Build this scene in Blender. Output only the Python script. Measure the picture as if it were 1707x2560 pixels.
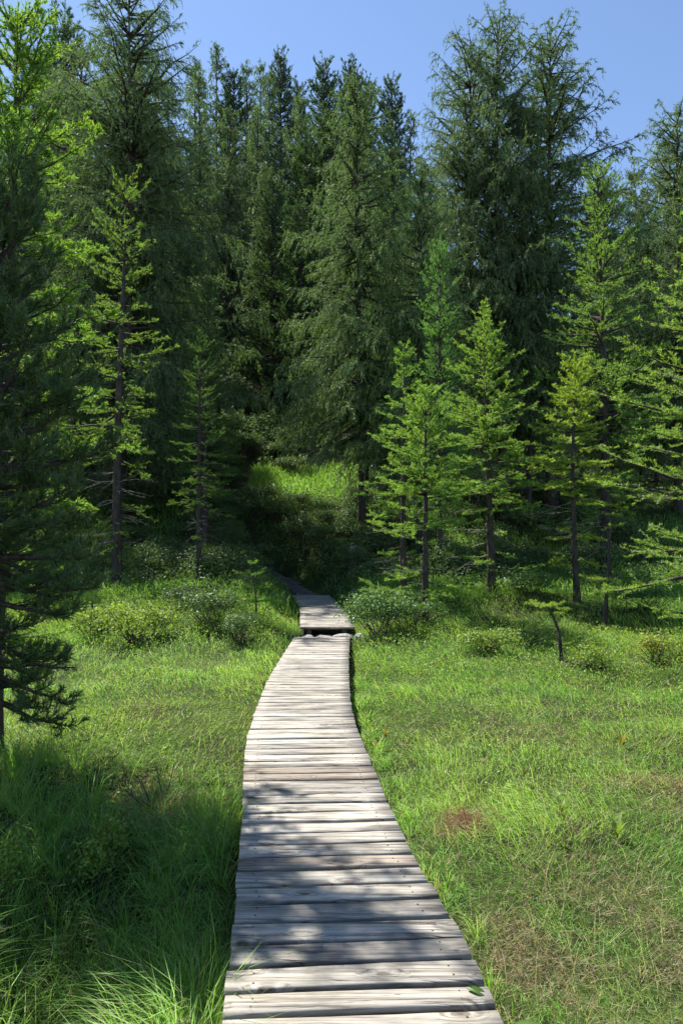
import bpy, bmesh, math, random
import numpy as np
from mathutils import Vector, Matrix

for o in list(bpy.data.objects):
    bpy.data.objects.remove(o)
scene = bpy.context.scene
col = scene.collection

# ------------------------------------------------------------------ camera
cam_d = bpy.data.cameras.new('camera')
cam = bpy.data.objects.new('camera', cam_d)
col.objects.link(cam)
cam.location = (0, 0, 1.7)
cam.rotation_euler = (math.radians(90 + 2.45), 0, 0)
cam_d.sensor_fit = 'VERTICAL'
cam_d.sensor_height = 36.0
cam_d.sensor_width = 24.0
cam_d.lens = 24.0
cam_d.clip_start = 0.05
cam_d.clip_end = 2000
scene.camera = cam

# ------------------------------------------------------------------ light
SUN_AZ = math.radians(-44)      # from +Y towards -X
SUN_EL = math.radians(56)
world = bpy.data.worlds.new('World')
scene.world = world
world.use_nodes = True
wn = world.node_tree
bg = wn.nodes['Background']
sky = wn.nodes.new('ShaderNodeTexSky')
sky.sky_type = 'NISHITA'
sky.sun_disc = False
sky.sun_elevation = SUN_EL
sky.sun_rotation = SUN_AZ
sky.altitude = 1800
sky.air_density = 1.0
sky.dust_density = 0.25
sky.ozone_density = 1.5
wn.links.new(sky.outputs[0], bg.inputs[0])
bg.inputs[1].default_value = 0.091

sun_d = bpy.data.lights.new('sun', 'SUN')
sun_d.energy = 5.0
sun_d.angle = math.radians(0.53)
sun_d.color = (1.0, 0.955, 0.88)
sun = bpy.data.objects.new('sun', sun_d)
col.objects.link(sun)
S = Vector((math.sin(SUN_AZ) * math.cos(SUN_EL), math.cos(SUN_AZ) * math.cos(SUN_EL), math.sin(SUN_EL)))
sun.rotation_euler = (-S).to_track_quat('-Z', 'Y').to_euler()
sun.location = S * 60

vs = scene.view_settings
vs.view_transform = 'Standard'
vs.look = 'None'
vs.exposure = 1.38
vs.gamma = 1.0
vs.use_curve_mapping = False
scene.cycles.max_bounces = 6
scene.cycles.diffuse_bounces = 1
scene.cycles.glossy_bounces = 2

# ------------------------------------------------------------------ helpers
def smooth(a, b, x):
    t = np.clip((np.asarray(x, float) - a) / (b - a), 0, 1)
    return t * t * (3 - 2 * t)

def vnoise(x, y, seed=0):
    x = np.asarray(x, float); y = np.asarray(y, float)
    xi = np.floor(x); yi = np.floor(y)
    fx = x - xi; fy = y - yi
    fx = fx * fx * (3 - 2 * fx); fy = fy * fy * (3 - 2 * fy)
    def h(a, b):
        v = np.sin(a * 127.1 + b * 311.7 + seed * 74.7) * 43758.5453
        return v - np.floor(v)
    return (h(xi, yi) * (1 - fx) + h(xi + 1, yi) * fx) * (1 - fy) + (h(xi, yi + 1) * (1 - fx) + h(xi + 1, yi + 1) * fx) * fy

def fbm(x, y, seed=0, n=3):
    s = 0; a = .5; t = 0
    for k in range(n):
        s = s + a * vnoise(x * 2 ** k, y * 2 ** k, seed + k * 3); t += a; a *= .5
    return s / t

def unit(v):
    return v / np.maximum(np.linalg.norm(v, axis=-1, keepdims=True), 1e-9)

def mesh(name, V, tris=None, quads=None, mat=None, smoothf=False, attrs=None):
    me = bpy.data.meshes.new(name)
    V = np.asarray(V, np.float32).reshape(-1, 3)
    loops = []; starts = []; n = 0
    for F, k in ((quads, 4), (tris, 3)):
        if F is not None and len(F):
            F = np.asarray(F, np.int32).reshape(-1, k)
            loops.append(F.ravel()); starts.append(n + np.arange(len(F), dtype=np.int32) * k); n += F.size
    loops = np.concatenate(loops); starts = np.concatenate(starts).astype(np.int32)
    me.vertices.add(len(V)); me.vertices.foreach_set('co', V.ravel())
    me.loops.add(len(loops)); me.loops.foreach_set('vertex_index', loops.astype(np.int32))
    me.polygons.add(len(starts)); me.polygons.foreach_set('loop_start', starts)
    me.update(calc_edges=True)
    if smoothf:
        me.polygons.foreach_set('use_smooth', np.ones(len(starts), bool))
    for k, v in (attrs or {}).items():
        v = np.asarray(v, np.float32)
        if v.ndim == 2:
            a = me.attributes.new(k, 'FLOAT_COLOR', 'POINT')
            c = np.ones((len(V), 4), np.float32); c[:, :3] = v
            a.data.foreach_set('color', c.ravel())
        else:
            a = me.attributes.new(k, 'FLOAT', 'POINT')
            a.data.foreach_set('value', v)
    if mat: me.materials.append(mat)
    return me

def ob(name, me, parent=None, loc=None):
    o = bpy.data.objects.new(name, me)
    col.objects.link(o)
    if parent is not None: o.parent = parent
    if loc is not None: o.location = loc
    return o

def tag(o, label, cat, group=None):
    o['label'] = label; o['category'] = cat
    if group: o['group'] = group
    return o

# ------------------------------------------------------------------ materials
def new_mat(name):
    m = bpy.data.materials.new(name); m.use_nodes = True
    nt = m.node_tree; nt.nodes.clear()
    out = nt.nodes.new('ShaderNodeOutputMaterial')
    return m, nt, out

def N(nt, kind, **kw):
    n = nt.nodes.new(kind)
    for k, v in kw.items():
        if k.startswith('i_'):
            key = k[2:]
            key = int(key) if key.isdigit() else key.replace('_', ' ')
            n.inputs[key].default_value = v
        else:
            setattr(n, k, v)
    return n

def ramp(nt, stops, fac=None):
    r = nt.nodes.new('ShaderNodeValToRGB')
    e = r.color_ramp.elements
    while len(e) < len(stops): e.new(0.5)
    for el, (p, c) in zip(e, stops):
        el.position = p; el.color = (*c, 1) if len(c) == 3 else c
    if fac is not None: nt.links.new(fac, r.inputs[0])
    return r

def leaf_mat(name, c0, c1, trans=0.45, gloss=0.08, rough=0.35, trans_tint=(1.25, 1.15, 0.55), attr='tint', use_col=False):
    """green tissue: diffuse + light coming through + waxy sheen"""
    m, nt, out = new_mat(name); L = nt.links.new
    if use_col:
        at = N(nt, 'ShaderNodeAttribute', attribute_name='col')
        base = at.outputs['Color']
    else:
        at = N(nt, 'ShaderNodeAttribute', attribute_name=attr)
        base = ramp(nt, [(0.0, c0), (1.0, c1)], at.outputs['Fac']).outputs[0]
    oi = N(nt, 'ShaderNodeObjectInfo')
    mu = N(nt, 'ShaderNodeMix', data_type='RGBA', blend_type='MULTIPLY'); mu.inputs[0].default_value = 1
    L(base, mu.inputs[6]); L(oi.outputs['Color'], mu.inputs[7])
    tt = N(nt, 'ShaderNodeMix', data_type='RGBA', blend_type='MULTIPLY'); tt.inputs[0].default_value = 1
    L(mu.outputs[2], tt.inputs[6]); tt.inputs[7].default_value = (*trans_tint, 1)
    d = N(nt, 'ShaderNodeBsdfDiffuse'); L(mu.outputs[2], d.inputs[0])
    t = N(nt, 'ShaderNodeBsdfTranslucent'); L(tt.outputs[2], t.inputs[0])
    mx = N(nt, 'ShaderNodeMixShader', i_0=trans); L(d.outputs[0], mx.inputs[1]); L(t.outputs[0], mx.inputs[2])
    g = N(nt, 'ShaderNodeBsdfGlossy', i_Roughness=rough); g.inputs[0].default_value = (.9, .95, 1, 1)
    m2 = N(nt, 'ShaderNodeMixShader', i_0=gloss); L(mx.outputs[0], m2.inputs[1]); L(g.outputs[0], m2.inputs[2])
    L(m2.outputs[0], out.inputs[0])
    return m

M_young = leaf_mat('larch_needles_fresh', (.125, .265, .040), (.265, .430, .074), trans=.50, gloss=.03, rough=.5)
M_mature = leaf_mat('larch_needles_dusty', (.082, .142, .050), (.185, .262, .096), trans=.38, gloss=.03, rough=.5, trans_tint=(1.0, 1.1, .65))
M_pine = leaf_mat('pine_needles_dark', (.030, .070, .020), (.075, .135, .040), trans=.38, gloss=.04, rough=.5)
M_shrub = leaf_mat('shrub_leaves', (.050, .105, .026), (.125, .200, .055), trans=.36, gloss=.03, rough=.5)
M_berry = leaf_mat('bilberry_leaves', (.11, .20, .026), (.22, .32, .045), trans=.48, gloss=.025, rough=.55)
M_grass = leaf_mat('grass_blades', (0, 0, 0), (1, 1, 1), trans=.5, gloss=.022, rough=.55, trans_tint=(1.12, 1.18, .55), use_col=True)
M_dock = leaf_mat('broad_leaf', (.10, .17, .03), (.20, .26, .07), trans=.4, gloss=.03, rough=.5)

def bark_mat(name, c0, c1, scale=14):
    m, nt, out = new_mat(name); L = nt.links.new
    tc = N(nt, 'ShaderNodeTexCoord')
    mp = N(nt, 'ShaderNodeMapping'); mp.inputs['Scale'].default_value = (scale, scale, scale * .35)
    L(tc.outputs['Object'], mp.inputs[0])
    n = N(nt, 'ShaderNodeTexNoise', i_Scale=1.0, i_Detail=5.0, i_Roughness=.7); L(mp.outputs[0], n.inputs[0])
    r = ramp(nt, [(.3, c0), (.7, c1)], n.outputs[0])
    b = N(nt, 'ShaderNodeBsdfPrincipled', i_Roughness=.95)
    b.inputs['Specular IOR Level'].default_value = .15
    L(r.outputs[0], b.inputs['Base Color'])
    bp = N(nt, 'ShaderNodeBump', i_Strength=.8, i_Distance=.03); L(n.outputs[0], bp.inputs['Height']); L(bp.outputs[0], b.inputs['Normal'])
    L(b.outputs[0], out.inputs[0])
    return m
M_bark = bark_mat('larch_bark', (.022, .018, .016), (.10, .082, .070))
M_barkred = bark_mat('larch_bark_reddish', (.05, .028, .020), (.17, .10, .07))
M_twig = bark_mat('dry_twigs', (.05, .04, .032), (.13, .105, .085), 30)
M_twiggrey = bark_mat('bleached_twigs', (.16, .14, .12), (.33, .29, .25), 30)

def wood_mat():
    m, nt, out = new_mat('weathered_deck_wood'); L = nt.links.new
    tc = N(nt, 'ShaderNodeTexCoord'); oi = N(nt, 'ShaderNodeObjectInfo')
    off = N(nt, 'ShaderNodeMath', operation='MULTIPLY', i_1=37.0); L(oi.outputs['Random'], off.inputs[0])
    cx = N(nt, 'ShaderNodeCombineXYZ'); L(off.outputs[0], cx.inputs[0]); L(off.outputs[0], cx.inputs[1]); L(off.outputs[0], cx.inputs[2])
    ad = N(nt, 'ShaderNodeVectorMath', operation='ADD'); L(tc.outputs['Object'], ad.inputs[0]); L(cx.outputs[0], ad.inputs[1])
    # knots bend the grain
    kmap = N(nt, 'ShaderNodeMapping'); kmap.inputs['Scale'].default_value = (2.6, 7.0, 3.0); L(ad.outputs[0], kmap.inputs[0])
    vor = N(nt, 'ShaderNodeTexVoronoi', i_Scale=1.0); L(kmap.outputs[0], vor.inputs[0])
    kn = ramp(nt, [(0.0, (1, 1, 1)), (.10, (.6, .6, .6)), (.30, (0, 0, 0))], vor.outputs['Distance'])
    gm = N(nt, 'ShaderNodeMapping'); gm.inputs['Scale'].default_value = (1.3, 42, 42); L(ad.outputs[0], gm.inputs[0])
    wob = N(nt, 'ShaderNodeTexNoise', i_Scale=3.0, i_Detail=2.0); L(ad.outputs[0], wob.inputs[0])
    warp = N(nt, 'ShaderNodeVectorMath', operation='SCALE'); L(kn.outputs[0], warp.inputs[0]); warp.inputs['Scale'].default_value = 2.2
    gadd = N(nt, 'ShaderNodeVectorMath', operation='ADD'); L(gm.outputs[0], gadd.inputs[0]); L(warp.outputs[0], gadd.inputs[1])
    gr = N(nt, 'ShaderNodeTexNoise', i_Scale=1.0, i_Detail=6.0, i_Roughness=.68); L(gadd.outputs[0], gr.inputs[0])
    base = ramp(nt, [(.30, (.040, .036, .032)), (.42, (.205, .190, .170)), (.54, (.39, .372, .334)), (.76, (.50, .48, .43))], gr.outputs[0])
    # broad bleaching / grey weather stains along the board
    bm = N(nt, 'ShaderNodeMapping'); bm.inputs['Scale'].default_value = (2.2, 9, 9); L(ad.outputs[0], bm.inputs[0])
    bn = N(nt, 'ShaderNodeTexNoise', i_Scale=1.0, i_Detail=4.0, i_Roughness=.6); L(bm.outputs[0], bn.inputs[0])
    br = ramp(nt, [(.34, (.30, .29, .29)), (.50, (.88, .87, .86)), (.75, (1.10, 1.06, .98))], bn.outputs[0])
    m1 = N(nt, 'ShaderNodeMix', data_type='RGBA', blend_type='MULTIPLY'); m1.inputs[0].default_value = .85
    L(base.outputs[0], m1.inputs[6]); L(br.outputs[0], m1.inputs[7])
    # cracks
    cm = N(nt, 'ShaderNodeMapping'); cm.inputs['Scale'].default_value = (.9, 26, 5); L(ad.outputs[0], cm.inputs[0])
    cn = N(nt, 'ShaderNodeTexNoise', i_Scale=1.0, i_Detail=3.0); L(cm.outputs[0], cn.inputs[0])
    cr = ramp(nt, [(.485, (1, 1, 1)), (.5, (.12, .11, .11)), (.515, (1, 1, 1))], cn.outputs[0])
    cmask = ramp(nt, [(.50, (0, 0, 0)), (.62, (1, 1, 1))], wob.outputs[0])
    m2 = N(nt, 'ShaderNodeMix', data_type='RGBA', blend_type='MULTIPLY'); L(cmask.outputs[0], m2.inputs[0])
    L(m1.outputs[2], m2.inputs[6]); L(cr.outputs[0], m2.inputs[7])
    # knots
    kd = ramp(nt, [(0.0, (.20, .165, .15)), (.035, (.45, .42, .40)), (.085, (.42, .38, .36)), (.11, (1, 1, 1))], vor.outputs['Distance'])
    m3 = N(nt, 'ShaderNodeMix', data_type='RGBA', blend_type='MULTIPLY'); m3.inputs[0].default_value = .85
    L(m2.outputs[2], m3.inputs[6]); L(kd.outputs[0], m3.inputs[7])
    # board to board
    bb = ramp(nt, [(0, (.80, .78, .76)), (.35, (.95, .935, .91)), (.7, (1.02, 1.0, .97)), (1, (1.14, 1.12, 1.07))], oi.outputs['Random'])
    m4 = N(nt, 'ShaderNodeMix', data_type='RGBA', blend_type='MULTIPLY'); m4.inputs[0].default_value = 1
    L(m3.outputs[2], m4.inputs[6]); L(bb.outputs[0], m4.inputs[7])
    m5 = N(nt, 'ShaderNodeMix', data_type='RGBA', blend_type='MULTIPLY'); m5.inputs[0].default_value = 1
    L(m4.outputs[2], m5.inputs[6]); L(oi.outputs['Color'], m5.inputs[7])
    geo = N(nt, 'ShaderNodeNewGeometry')
    dn = N(nt, 'ShaderNodeTexNoise', i_Scale=3.2, i_Detail=7.0, i_Roughness=.7); L(geo.outputs['Position'], dn.inputs[0])
    dr = ramp(nt, [(.30, (.72, .72, .65)), (.46, (.95, .95, .92)), (.56, (1, 1, 1)), (.72, (.82, .78, .72))], dn.outputs[0])
    m6 = N(nt, 'ShaderNodeMix', data_type='RGBA', blend_type='MULTIPLY'); m6.inputs[0].default_value = .8
    L(m5.outputs[2], m6.inputs[6]); L(dr.outputs[0], m6.inputs[7])
    b = N(nt, 'ShaderNodeBsdfPrincipled', i_Roughness=.75); b.inputs['Specular IOR Level'].default_value = .3
    L(m6.outputs[2], b.inputs['Base Color'])
    bp = N(nt, 'ShaderNodeBump', i_Strength=.55, i_Distance=.006); L(gr.outputs[0], bp.inputs['Height'])
    bp2 = N(nt, 'ShaderNodeBump', i_Strength=.5, i_Distance=.01); L(cr.outputs[0], bp2.inputs['Height']); L(bp.outputs[0], bp2.inputs['Normal'])
    L(bp2.outputs[0], b.inputs['Normal']); L(b.outputs[0], out.inputs[0])
    return m
M_wood = wood_mat()

def simple_mat(name, c, rough=.6, metal=0):
    m, nt, out = new_mat(name); L = nt.links.new
    tc = N(nt, 'ShaderNodeTexCoord'); n = N(nt, 'ShaderNodeTexNoise', i_Scale=25.0, i_Detail=4.0); L(tc.outputs['Object'], n.inputs[0])
    r = ramp(nt, [(.3, tuple(x * .7 for x in c)), (.7, tuple(x * 1.25 for x in c))], n.outputs[0])
    b = N(nt, 'ShaderNodeBsdfPrincipled', i_Roughness=rough, i_Metallic=metal); L(r.outputs[0], b.inputs['Base Color'])
    L(b.outputs[0], out.inputs[0]); return m
M_nail = simple_mat('rusty_nail', (.055, .035, .028), .7, .3)

def rock_mat():
    m, nt, out = new_mat('grey_rock'); L = nt.links.new
    tc = N(nt, 'ShaderNodeTexCoord'); n = N(nt, 'ShaderNodeTexNoise', i_Scale=9.0, i_Detail=8.0, i_Roughness=.65); L(tc.outputs['Object'], n.inputs[0])
    r = ramp(nt, [(.3, (.11, .11, .105)), (.5, (.27, .265, .25)), (.7, (.43, .42, .40))], n.outputs[0])
    b = N(nt, 'ShaderNodeBsdfPrincipled', i_Roughness=.85); L(r.outputs[0], b.inputs['Base Color'])
    bp = N(nt, 'ShaderNodeBump', i_Strength=.7, i_Distance=.03); L(n.outputs[0], bp.inputs['Height']); L(bp.outputs[0], b.inputs['Normal'])
    L(b.outputs[0], out.inputs[0]); return m
M_rock = rock_mat()
M_rockdark = simple_mat('shade_darkened_rock', (.085, .082, .072), .95)  # path stones: the trees' shade is put into this darker rock colour

def ground_mat():
    m, nt, out = new_mat('peaty_turf'); L = nt.links.new
    tc = N(nt, 'ShaderNodeTexCoord')
    n1 = N(nt, 'ShaderNodeTexNoise', i_Scale=1.1, i_Detail=6.0, i_Roughness=.62); L(tc.outputs['Object'], n1.inputs[0])
    n2 = N(nt, 'ShaderNodeTexNoise', i_Scale=22.0, i_Detail=5.0, i_Roughness=.7); L(tc.outputs['Object'], n2.inputs[0])
    r1 = ramp(nt, [(.34, (.032, .026, .016)), (.48, (.035, .055, .014)), (.62, (.060, .090, .022))], n1.outputs[0])
    r2 = ramp(nt, [(.3, (.45, .45, .45)), (.7, (1.4, 1.4, 1.3))], n2.outputs[0])
    mu = N(nt, 'ShaderNodeMix', data_type='RGBA', blend_type='MULTIPLY'); mu.inputs[0].default_value = 1
    L(r1.outputs[0], mu.inputs[6]); L(r2.outputs[0], mu.inputs[7])
    b = N(nt, 'ShaderNodeBsdfPrincipled', i_Roughness=.95); b.inputs['Specular IOR Level'].default_value = .1
    L(mu.outputs[2], b.inputs['Base Color'])
    bp = N(nt, 'ShaderNodeBump', i_Strength=.9, i_Distance=.05); L(n2.outputs[0], bp.inputs['Height']); L(bp.outputs[0], b.inputs['Normal'])
    L(b.outputs[0], out.inputs[0]); return m
M_ground = ground_mat()

# ------------------------------------------------------------------ terrain
TY = np.array([-60, 0, 7, 9, 11, 13, 15, 17, 19, 20, 22, 24, 26, 30, 34, 40, 50, 60, 70, 90, 130, 200.])
TZ = np.array([-.3, -.2, -.2, -.17, -.08, .12, .36, .53, .62, .72, 1.15, 1.75, 2.4, 4.4, 6.6, 10.6, 17.5, 25, 31.5, 43, 58, 66])
_yy = np.linspace(-60, 200, 5201)
_zz = np.interp(_yy, TY, TZ)
_k = np.hanning(61); _k /= _k.sum()
_zs = np.convolve(np.pad(_zz, 30, mode='edge'), _k, mode='valid')

# deck edges, metres (distance ahead, left, right)
E1 = np.array([[0.6, -.30, .70], [1.6, -.36, .64], [2.4, -.418, .575], [3.06, -.471, .52], [3.7, -.55, .40], [4.49, -.635, .30], [5.31, -.747, .232], [6.08, -.823, .155],
               [6.49, -.845, .127], [7.27, -.875, .098], [8.36, -.905, .092], [9.58, -.890, .100], [11.0, -.860, .125], [12.25, -.838, .150]])
E2 = np.array([[12.4, -.75, .23], [14.95, -.90, .11], [16.5, -1.02, .00], [18.0, -1.20, -.16], [19.8, -1.46, -.36]])
PATH = np.array([[19.8, -.92], [21, -1.3], [22.5, -1.95], [24, -2.9], [26, -4.6]])
def deck_edges(y):
    EL = np.concatenate([E1, E2, np.array([[p[0], p[1] - .6, p[1] + .6] for p in PATH[1:]])])
    return np.interp(y, EL[:, 0], EL[:, 1]), np.interp(y, EL[:, 0], EL[:, 2])

def ground_z(x, y):
    x = np.asarray(x, float); y = np.asarray(y, float)
    z = np.interp(y, _yy, _zs)
    hill = np.clip(z - .7, 0, None)
    r = x / np.maximum(y, 5)
    fac = 1 - .72 * smooth(.04, .23, r) * smooth(26, 40, y)
    z = z - hill * (1 - fac)
    z = z + (fbm(x * .9, y * .9, 5) - .5) * .16 + (fbm(x * .22, y * .22, 9) - .5) * (.2 + .9 * smooth(18, 30, y)) * smooth(6, 14, y)
    # hummocks at the lawn's rim
    z = z + .28 * np.exp(-((x - 4.0) / 1.3) ** 2 - ((y - 14.9) / .9) ** 2) + .22 * np.exp(-((x - 6.0) / 1.0) ** 2 - ((y - 13.6) / .8) ** 2)
    z = z + .26 * np.exp(-((x + 2.6) / 1.1) ** 2 - ((y - 12.6) / 1.4) ** 2) + .18 * np.exp(-((x + 3.9) / 1.4) ** 2 - ((y - 14.5) / 1.2) ** 2)
    # wet hollow beside the near boards
    z = z - .50 * np.exp(-((x + 1.30) / .50) ** 2 - ((y - 3.0) / 1.0) ** 2) - .35 * np.exp(-((x + .95) / .35) ** 2 - ((y - 2.2) / .6) ** 2)
    z = z + .12 * np.exp(-((x + 2.3) / .6) ** 2 - ((y - 2.9) / 1.0) ** 2)
    # bed the walk lies in
    a, b = deck_edges(y)
    c = (a + b) / 2; hw = (b - a) / 2
    tz = np.interp(y, [0, 11.5, 12.3, 12.9, 19.5, 19.9, 21, 22.5, 24, 26], [-.24, -.20, -.06, -.04, -.02, .12, .22, .42, .85, 2.0])
    w = (1 - smooth(hw - .05, hw + .55 + .4 * smooth(12, 16, y), np.abs(x - c))) * (1 - smooth(24, 26, y))
    return z * (1 - w) + np.minimum(tz, z) * w

def gz(x, y): return float(ground_z(np.array([x]), np.array([y]))[0])

def build_ground():
    u = np.linspace(-1, 1, 201); xs = 5.2 * np.sinh(u * 4.35) / np.sinh(4.35) * 30
    ys = np.concatenate([np.linspace(-60, 0, 13)[:-1], np.arange(0, 20, .16), np.arange(20, 40, .35), np.arange(40, 201, 2.5)])
    X, Y = np.meshgrid(xs, ys)
    Z = ground_z(X, Y)
    ny, nx = X.shape
    i = np.arange(ny * nx).reshape(ny, nx)
    q = np.stack([i[:-1, :-1], i[:-1, 1:], i[1:, 1:], i[1:, :-1]], -1).reshape(-1, 4)
    o = ob('ground', mesh('ground', np.stack([X, Y, Z], -1), quads=q, mat=M_ground, smoothf=True))
    o['kind'] = 'structure'
build_ground()

# ------------------------------------------------------------------ boardwalk
rnd = random.Random(11)
def plank_mesh(p00, p10, p11, p01, thick, rng, nseg=8):
    """corners near-left, near-right, far-right, far-left; ragged sawn board with eased edges"""
    c = (p00 + p10 + p11 + p01) / 4
    V = []
    ph = rng.uniform(0, 6.28, 6)
    bow = rng.uniform(-.004, .004); cup = rng.uniform(-.002, .003)
    for k in range(nseg + 1):
        s = k / nseg
        near = p00 * (1 - s) + p10 * s; far = p01 * (1 - s) + p11 * s
        d = far - near; w = np.linalg.norm(d[:2]); d = d / w
        n0 = .003 * math.sin(5 * s + ph[0]) + .0015 * math.sin(23 * s + ph[1])
        f0 = .003 * math.sin(4 * s + ph[2]) + .0015 * math.sin(27 * s + ph[3])
        zz = bow * math.sin(s * 3.1)
        for (t, z) in ((n0, -thick), (n0, -.007), (n0 + .006, 0), (w * .5, cup), (w - f0 - .006, 0), (w - f0, -.007), (w - f0, -thick)):
            p = near + d * t; V.append((p[0] - c[0], p[1] - c[1], p[2] - c[2] + z + zz))
    m = 7; Q = []
    for k in range(nseg):
        for j in range(m):
            a = k * m + j; b = k * m + (j + 1) % m
            Q.append((a, a + m, b + m, b))
    me = mesh('plank', V, quads=Q, mat=M_wood)
    bm = bmesh.new(); bm.from_mesh(me)
    bm.verts.ensure_lookup_table()
    bm.faces.new([bm.verts[j] for j in range(m)])
    bm.faces.new([bm.verts[nseg * m + j] for j in reversed(range(m))])
    bmesh.ops.recalc_face_normals(bm, faces=bm.faces)
    bm.to_mesh(me); bm.free()
    return me, c

nail_me = None
def nail_mesh():
    V = [(0, 0, .003)]; T = []
    for k in range(6): V.append((.0055 * math.cos(k * 1.047), .0055 * math.sin(k * 1.047), .0008))
    for k in range(6): T.append((0, 1 + k, 1 + (k + 1) % 6))
    return mesh('nail', V, tris=T, mat=M_nail)
nail_me = nail_mesh()

def beam(parent, pts, w, h):
    V = []; Q = []
    for (x, y, z) in pts:
        V += [(x - w / 2, y, z - h), (x + w / 2, y, z - h), (x + w / 2, y, z), (x - w / 2, y, z)]
    for k in range(len(pts) - 1):
        for j in range(4):
            a = k * 4 + j; b = k * 4 + (j + 1) % 4
            Q.append((a, b, b + 4, a + 4))
    e = (len(pts) - 1) * 4
    Q += [(3, 2, 1, 0), (e, e + 1, e + 2, e + 3)]
    return ob('support_beam', mesh('support_beam', V, quads=Q, mat=M_twig), parent)

def build_walk(label, E, y0, y1, ztop, nails_to, dark=None, seed=3):
    root = ob('boardwalk', None, loc=(0, 0, 0))
    root.empty_display_size = .2
    tag(root, label, 'boardwalk')
    rng = np.random.default_rng(seed)
    y = y0; k = 0
    while y < y1 - .08:
        w = rng.uniform(.118, .140); gap = rng.uniform(.014, .026) if y > 3.6 else rng.uniform(.022, .036)
        if k % 7 == 3: w *= .82
        ya, yb = y, min(y + w, y1)
        skew = .055 * (1 - smooth(5.0, 8.5, y)) + rng.uniform(-.006, .006) - .02 * smooth(12.4, 19, y)
        def pt(yy, side):
            l = np.interp(yy, E[:, 0], E[:, 1]); r = np.interp(yy, E[:, 0], E[:, 2])
            if side < 0: yq = yy - float(skew) * .5; x = np.interp(yq, E[:, 0], E[:, 1])
            else: yq = yy + float(skew) * .5; x = np.interp(yq, E[:, 0], E[:, 2])
            return np.array([x, yq, ztop])
        dz = rng.uniform(-.003, .003); tl = rng.uniform(-.003, .003)
        J = [pt(ya, -1), pt(ya, 1), pt(yb, 1), pt(yb, -1)]
        j1, j2 = rng.uniform(-.006, .006, 2)
        J[0][0] += j1; J[3][0] += j1; J[1][0] += j2; J[2][0] += j2
        for q in (0, 3): J[q][2] += dz + tl
        for q in (1, 2): J[q][2] += dz - tl
        me, c = plank_mesh(*J, .038, rng)
        p = ob('plank', me, root, loc=c)
        if dark and any(abs(y - d) < .08 for d in dark): p.color = (.72, .66, .62, 1)
        if y < nails_to:
            for sx in (-1, 1):
                for sy in (-1, 1):
                    ex = (J[1] - J[0]); fx = .10 if sx < 0 else .88
                    px = J[0] * (1 - fx) + J[1] * fx + (J[3] - J[0]) * (.28 if sy < 0 else .72)
                    nl = ob('nail', nail_me, p, loc=(px[0] - c[0] + rng.uniform(-.012, .012), px[1] - c[1] + rng.uniform(-.008, .008), px[2] - c[2] + .0005))
        y = yb + gap; k += 1
    ys = np.linspace(y0 + .02, y1 - .04, 14)
    for f in (.17, .83):
        beam(root, [(float(np.interp(q, E[:, 0], E[:, 1]) * (1 - f) + np.interp(q, E[:, 0], E[:, 2]) * f), q, ztop - .044) for q in ys], .09, .12)
    for q in np.arange(y0 + .3, y1, 1.9):
        l = float(np.interp(q, E[:, 0], E[:, 1])) + .08; r = float(np.interp(q, E[:, 0], E[:, 2])) - .08
        V = [(l, q - .06, ztop - .30), (r, q - .06, ztop - .30), (r, q + .06, ztop - .30), (l, q + .06, ztop - .30)]
        V += [(a, b, ztop - .168) for a, b, _ in V]
        ob('sleeper', mesh('sleeper', V, quads=[(3, 2, 1, 0), (4, 5, 6, 7), (0, 1, 5, 4), (1, 2, 6, 5), (2, 3, 7, 6), (3, 0, 4, 7)], mat=M_twig), root)
    return root
build_walk('long weathered grey plank boardwalk curving across the grassy bog', E1, 1.02, 12.25, 0.0, 6.5, dark=(5.02, 3.62), seed=3)
build_walk('short raised plank boardwalk beyond the stones, running into the shade', E2, 12.42, 19.75, .15, 0, seed=8)

# ------------------------------------------------------------------ stones
def stone_mesh(seed, sx, sy, sz):
    rng = np.random.default_rng(seed)
    bm = bmesh.new(); bmesh.ops.create_icosphere(bm, subdivisions=2, radius=1)
    ph = rng.uniform(0, 6.28, 9); pl = unit(rng.normal(size=(6, 3))); of = rng.uniform(.55, .9, 6)
    for v in bm.verts:
        p = np.array(v.co)
        for a, b in zip(pl, of):
            e = p @ a - b
            if e > 0: p = p - a * e * .9
        p = p * (1 + .06 * math.sin(4 * p[0] + ph[0]) + .06 * math.sin(5 * p[1] + ph[1]))
        v.co = (p[0] * sx, p[1] * sy, p[2] * sz)
    me = bpy.data.meshes.new('stone'); bm.to_mesh(me); bm.free(); me.materials.append(M_rock)
    return me
STN = [(-.30, 12.33, .20, .085, .075, 'flat grey stone in the gap between the two boardwalks, left of the pale stone'),
       (.04, 12.34, .24, .10, .085, 'broad pale stone wedged in the gap between the two boardwalks'),
       (-.62, 12.36, .13, .07, .07, 'small dark stone at the left edge of the gap between the boardwalks'),
       (.30, 12.33, .13, .09, .10, 'rounded stone half under the bush at the end of the long boardwalk')]
for i, (x, y, a, b, c, lab) in enumerate(STN):
    o = ob('stone', stone_mesh(40 + i, a, b, c), loc=(x, y, -.045 + .01 * (i % 2))); tag(o, lab, 'stone', 'stones between the boardwalks')

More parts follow.
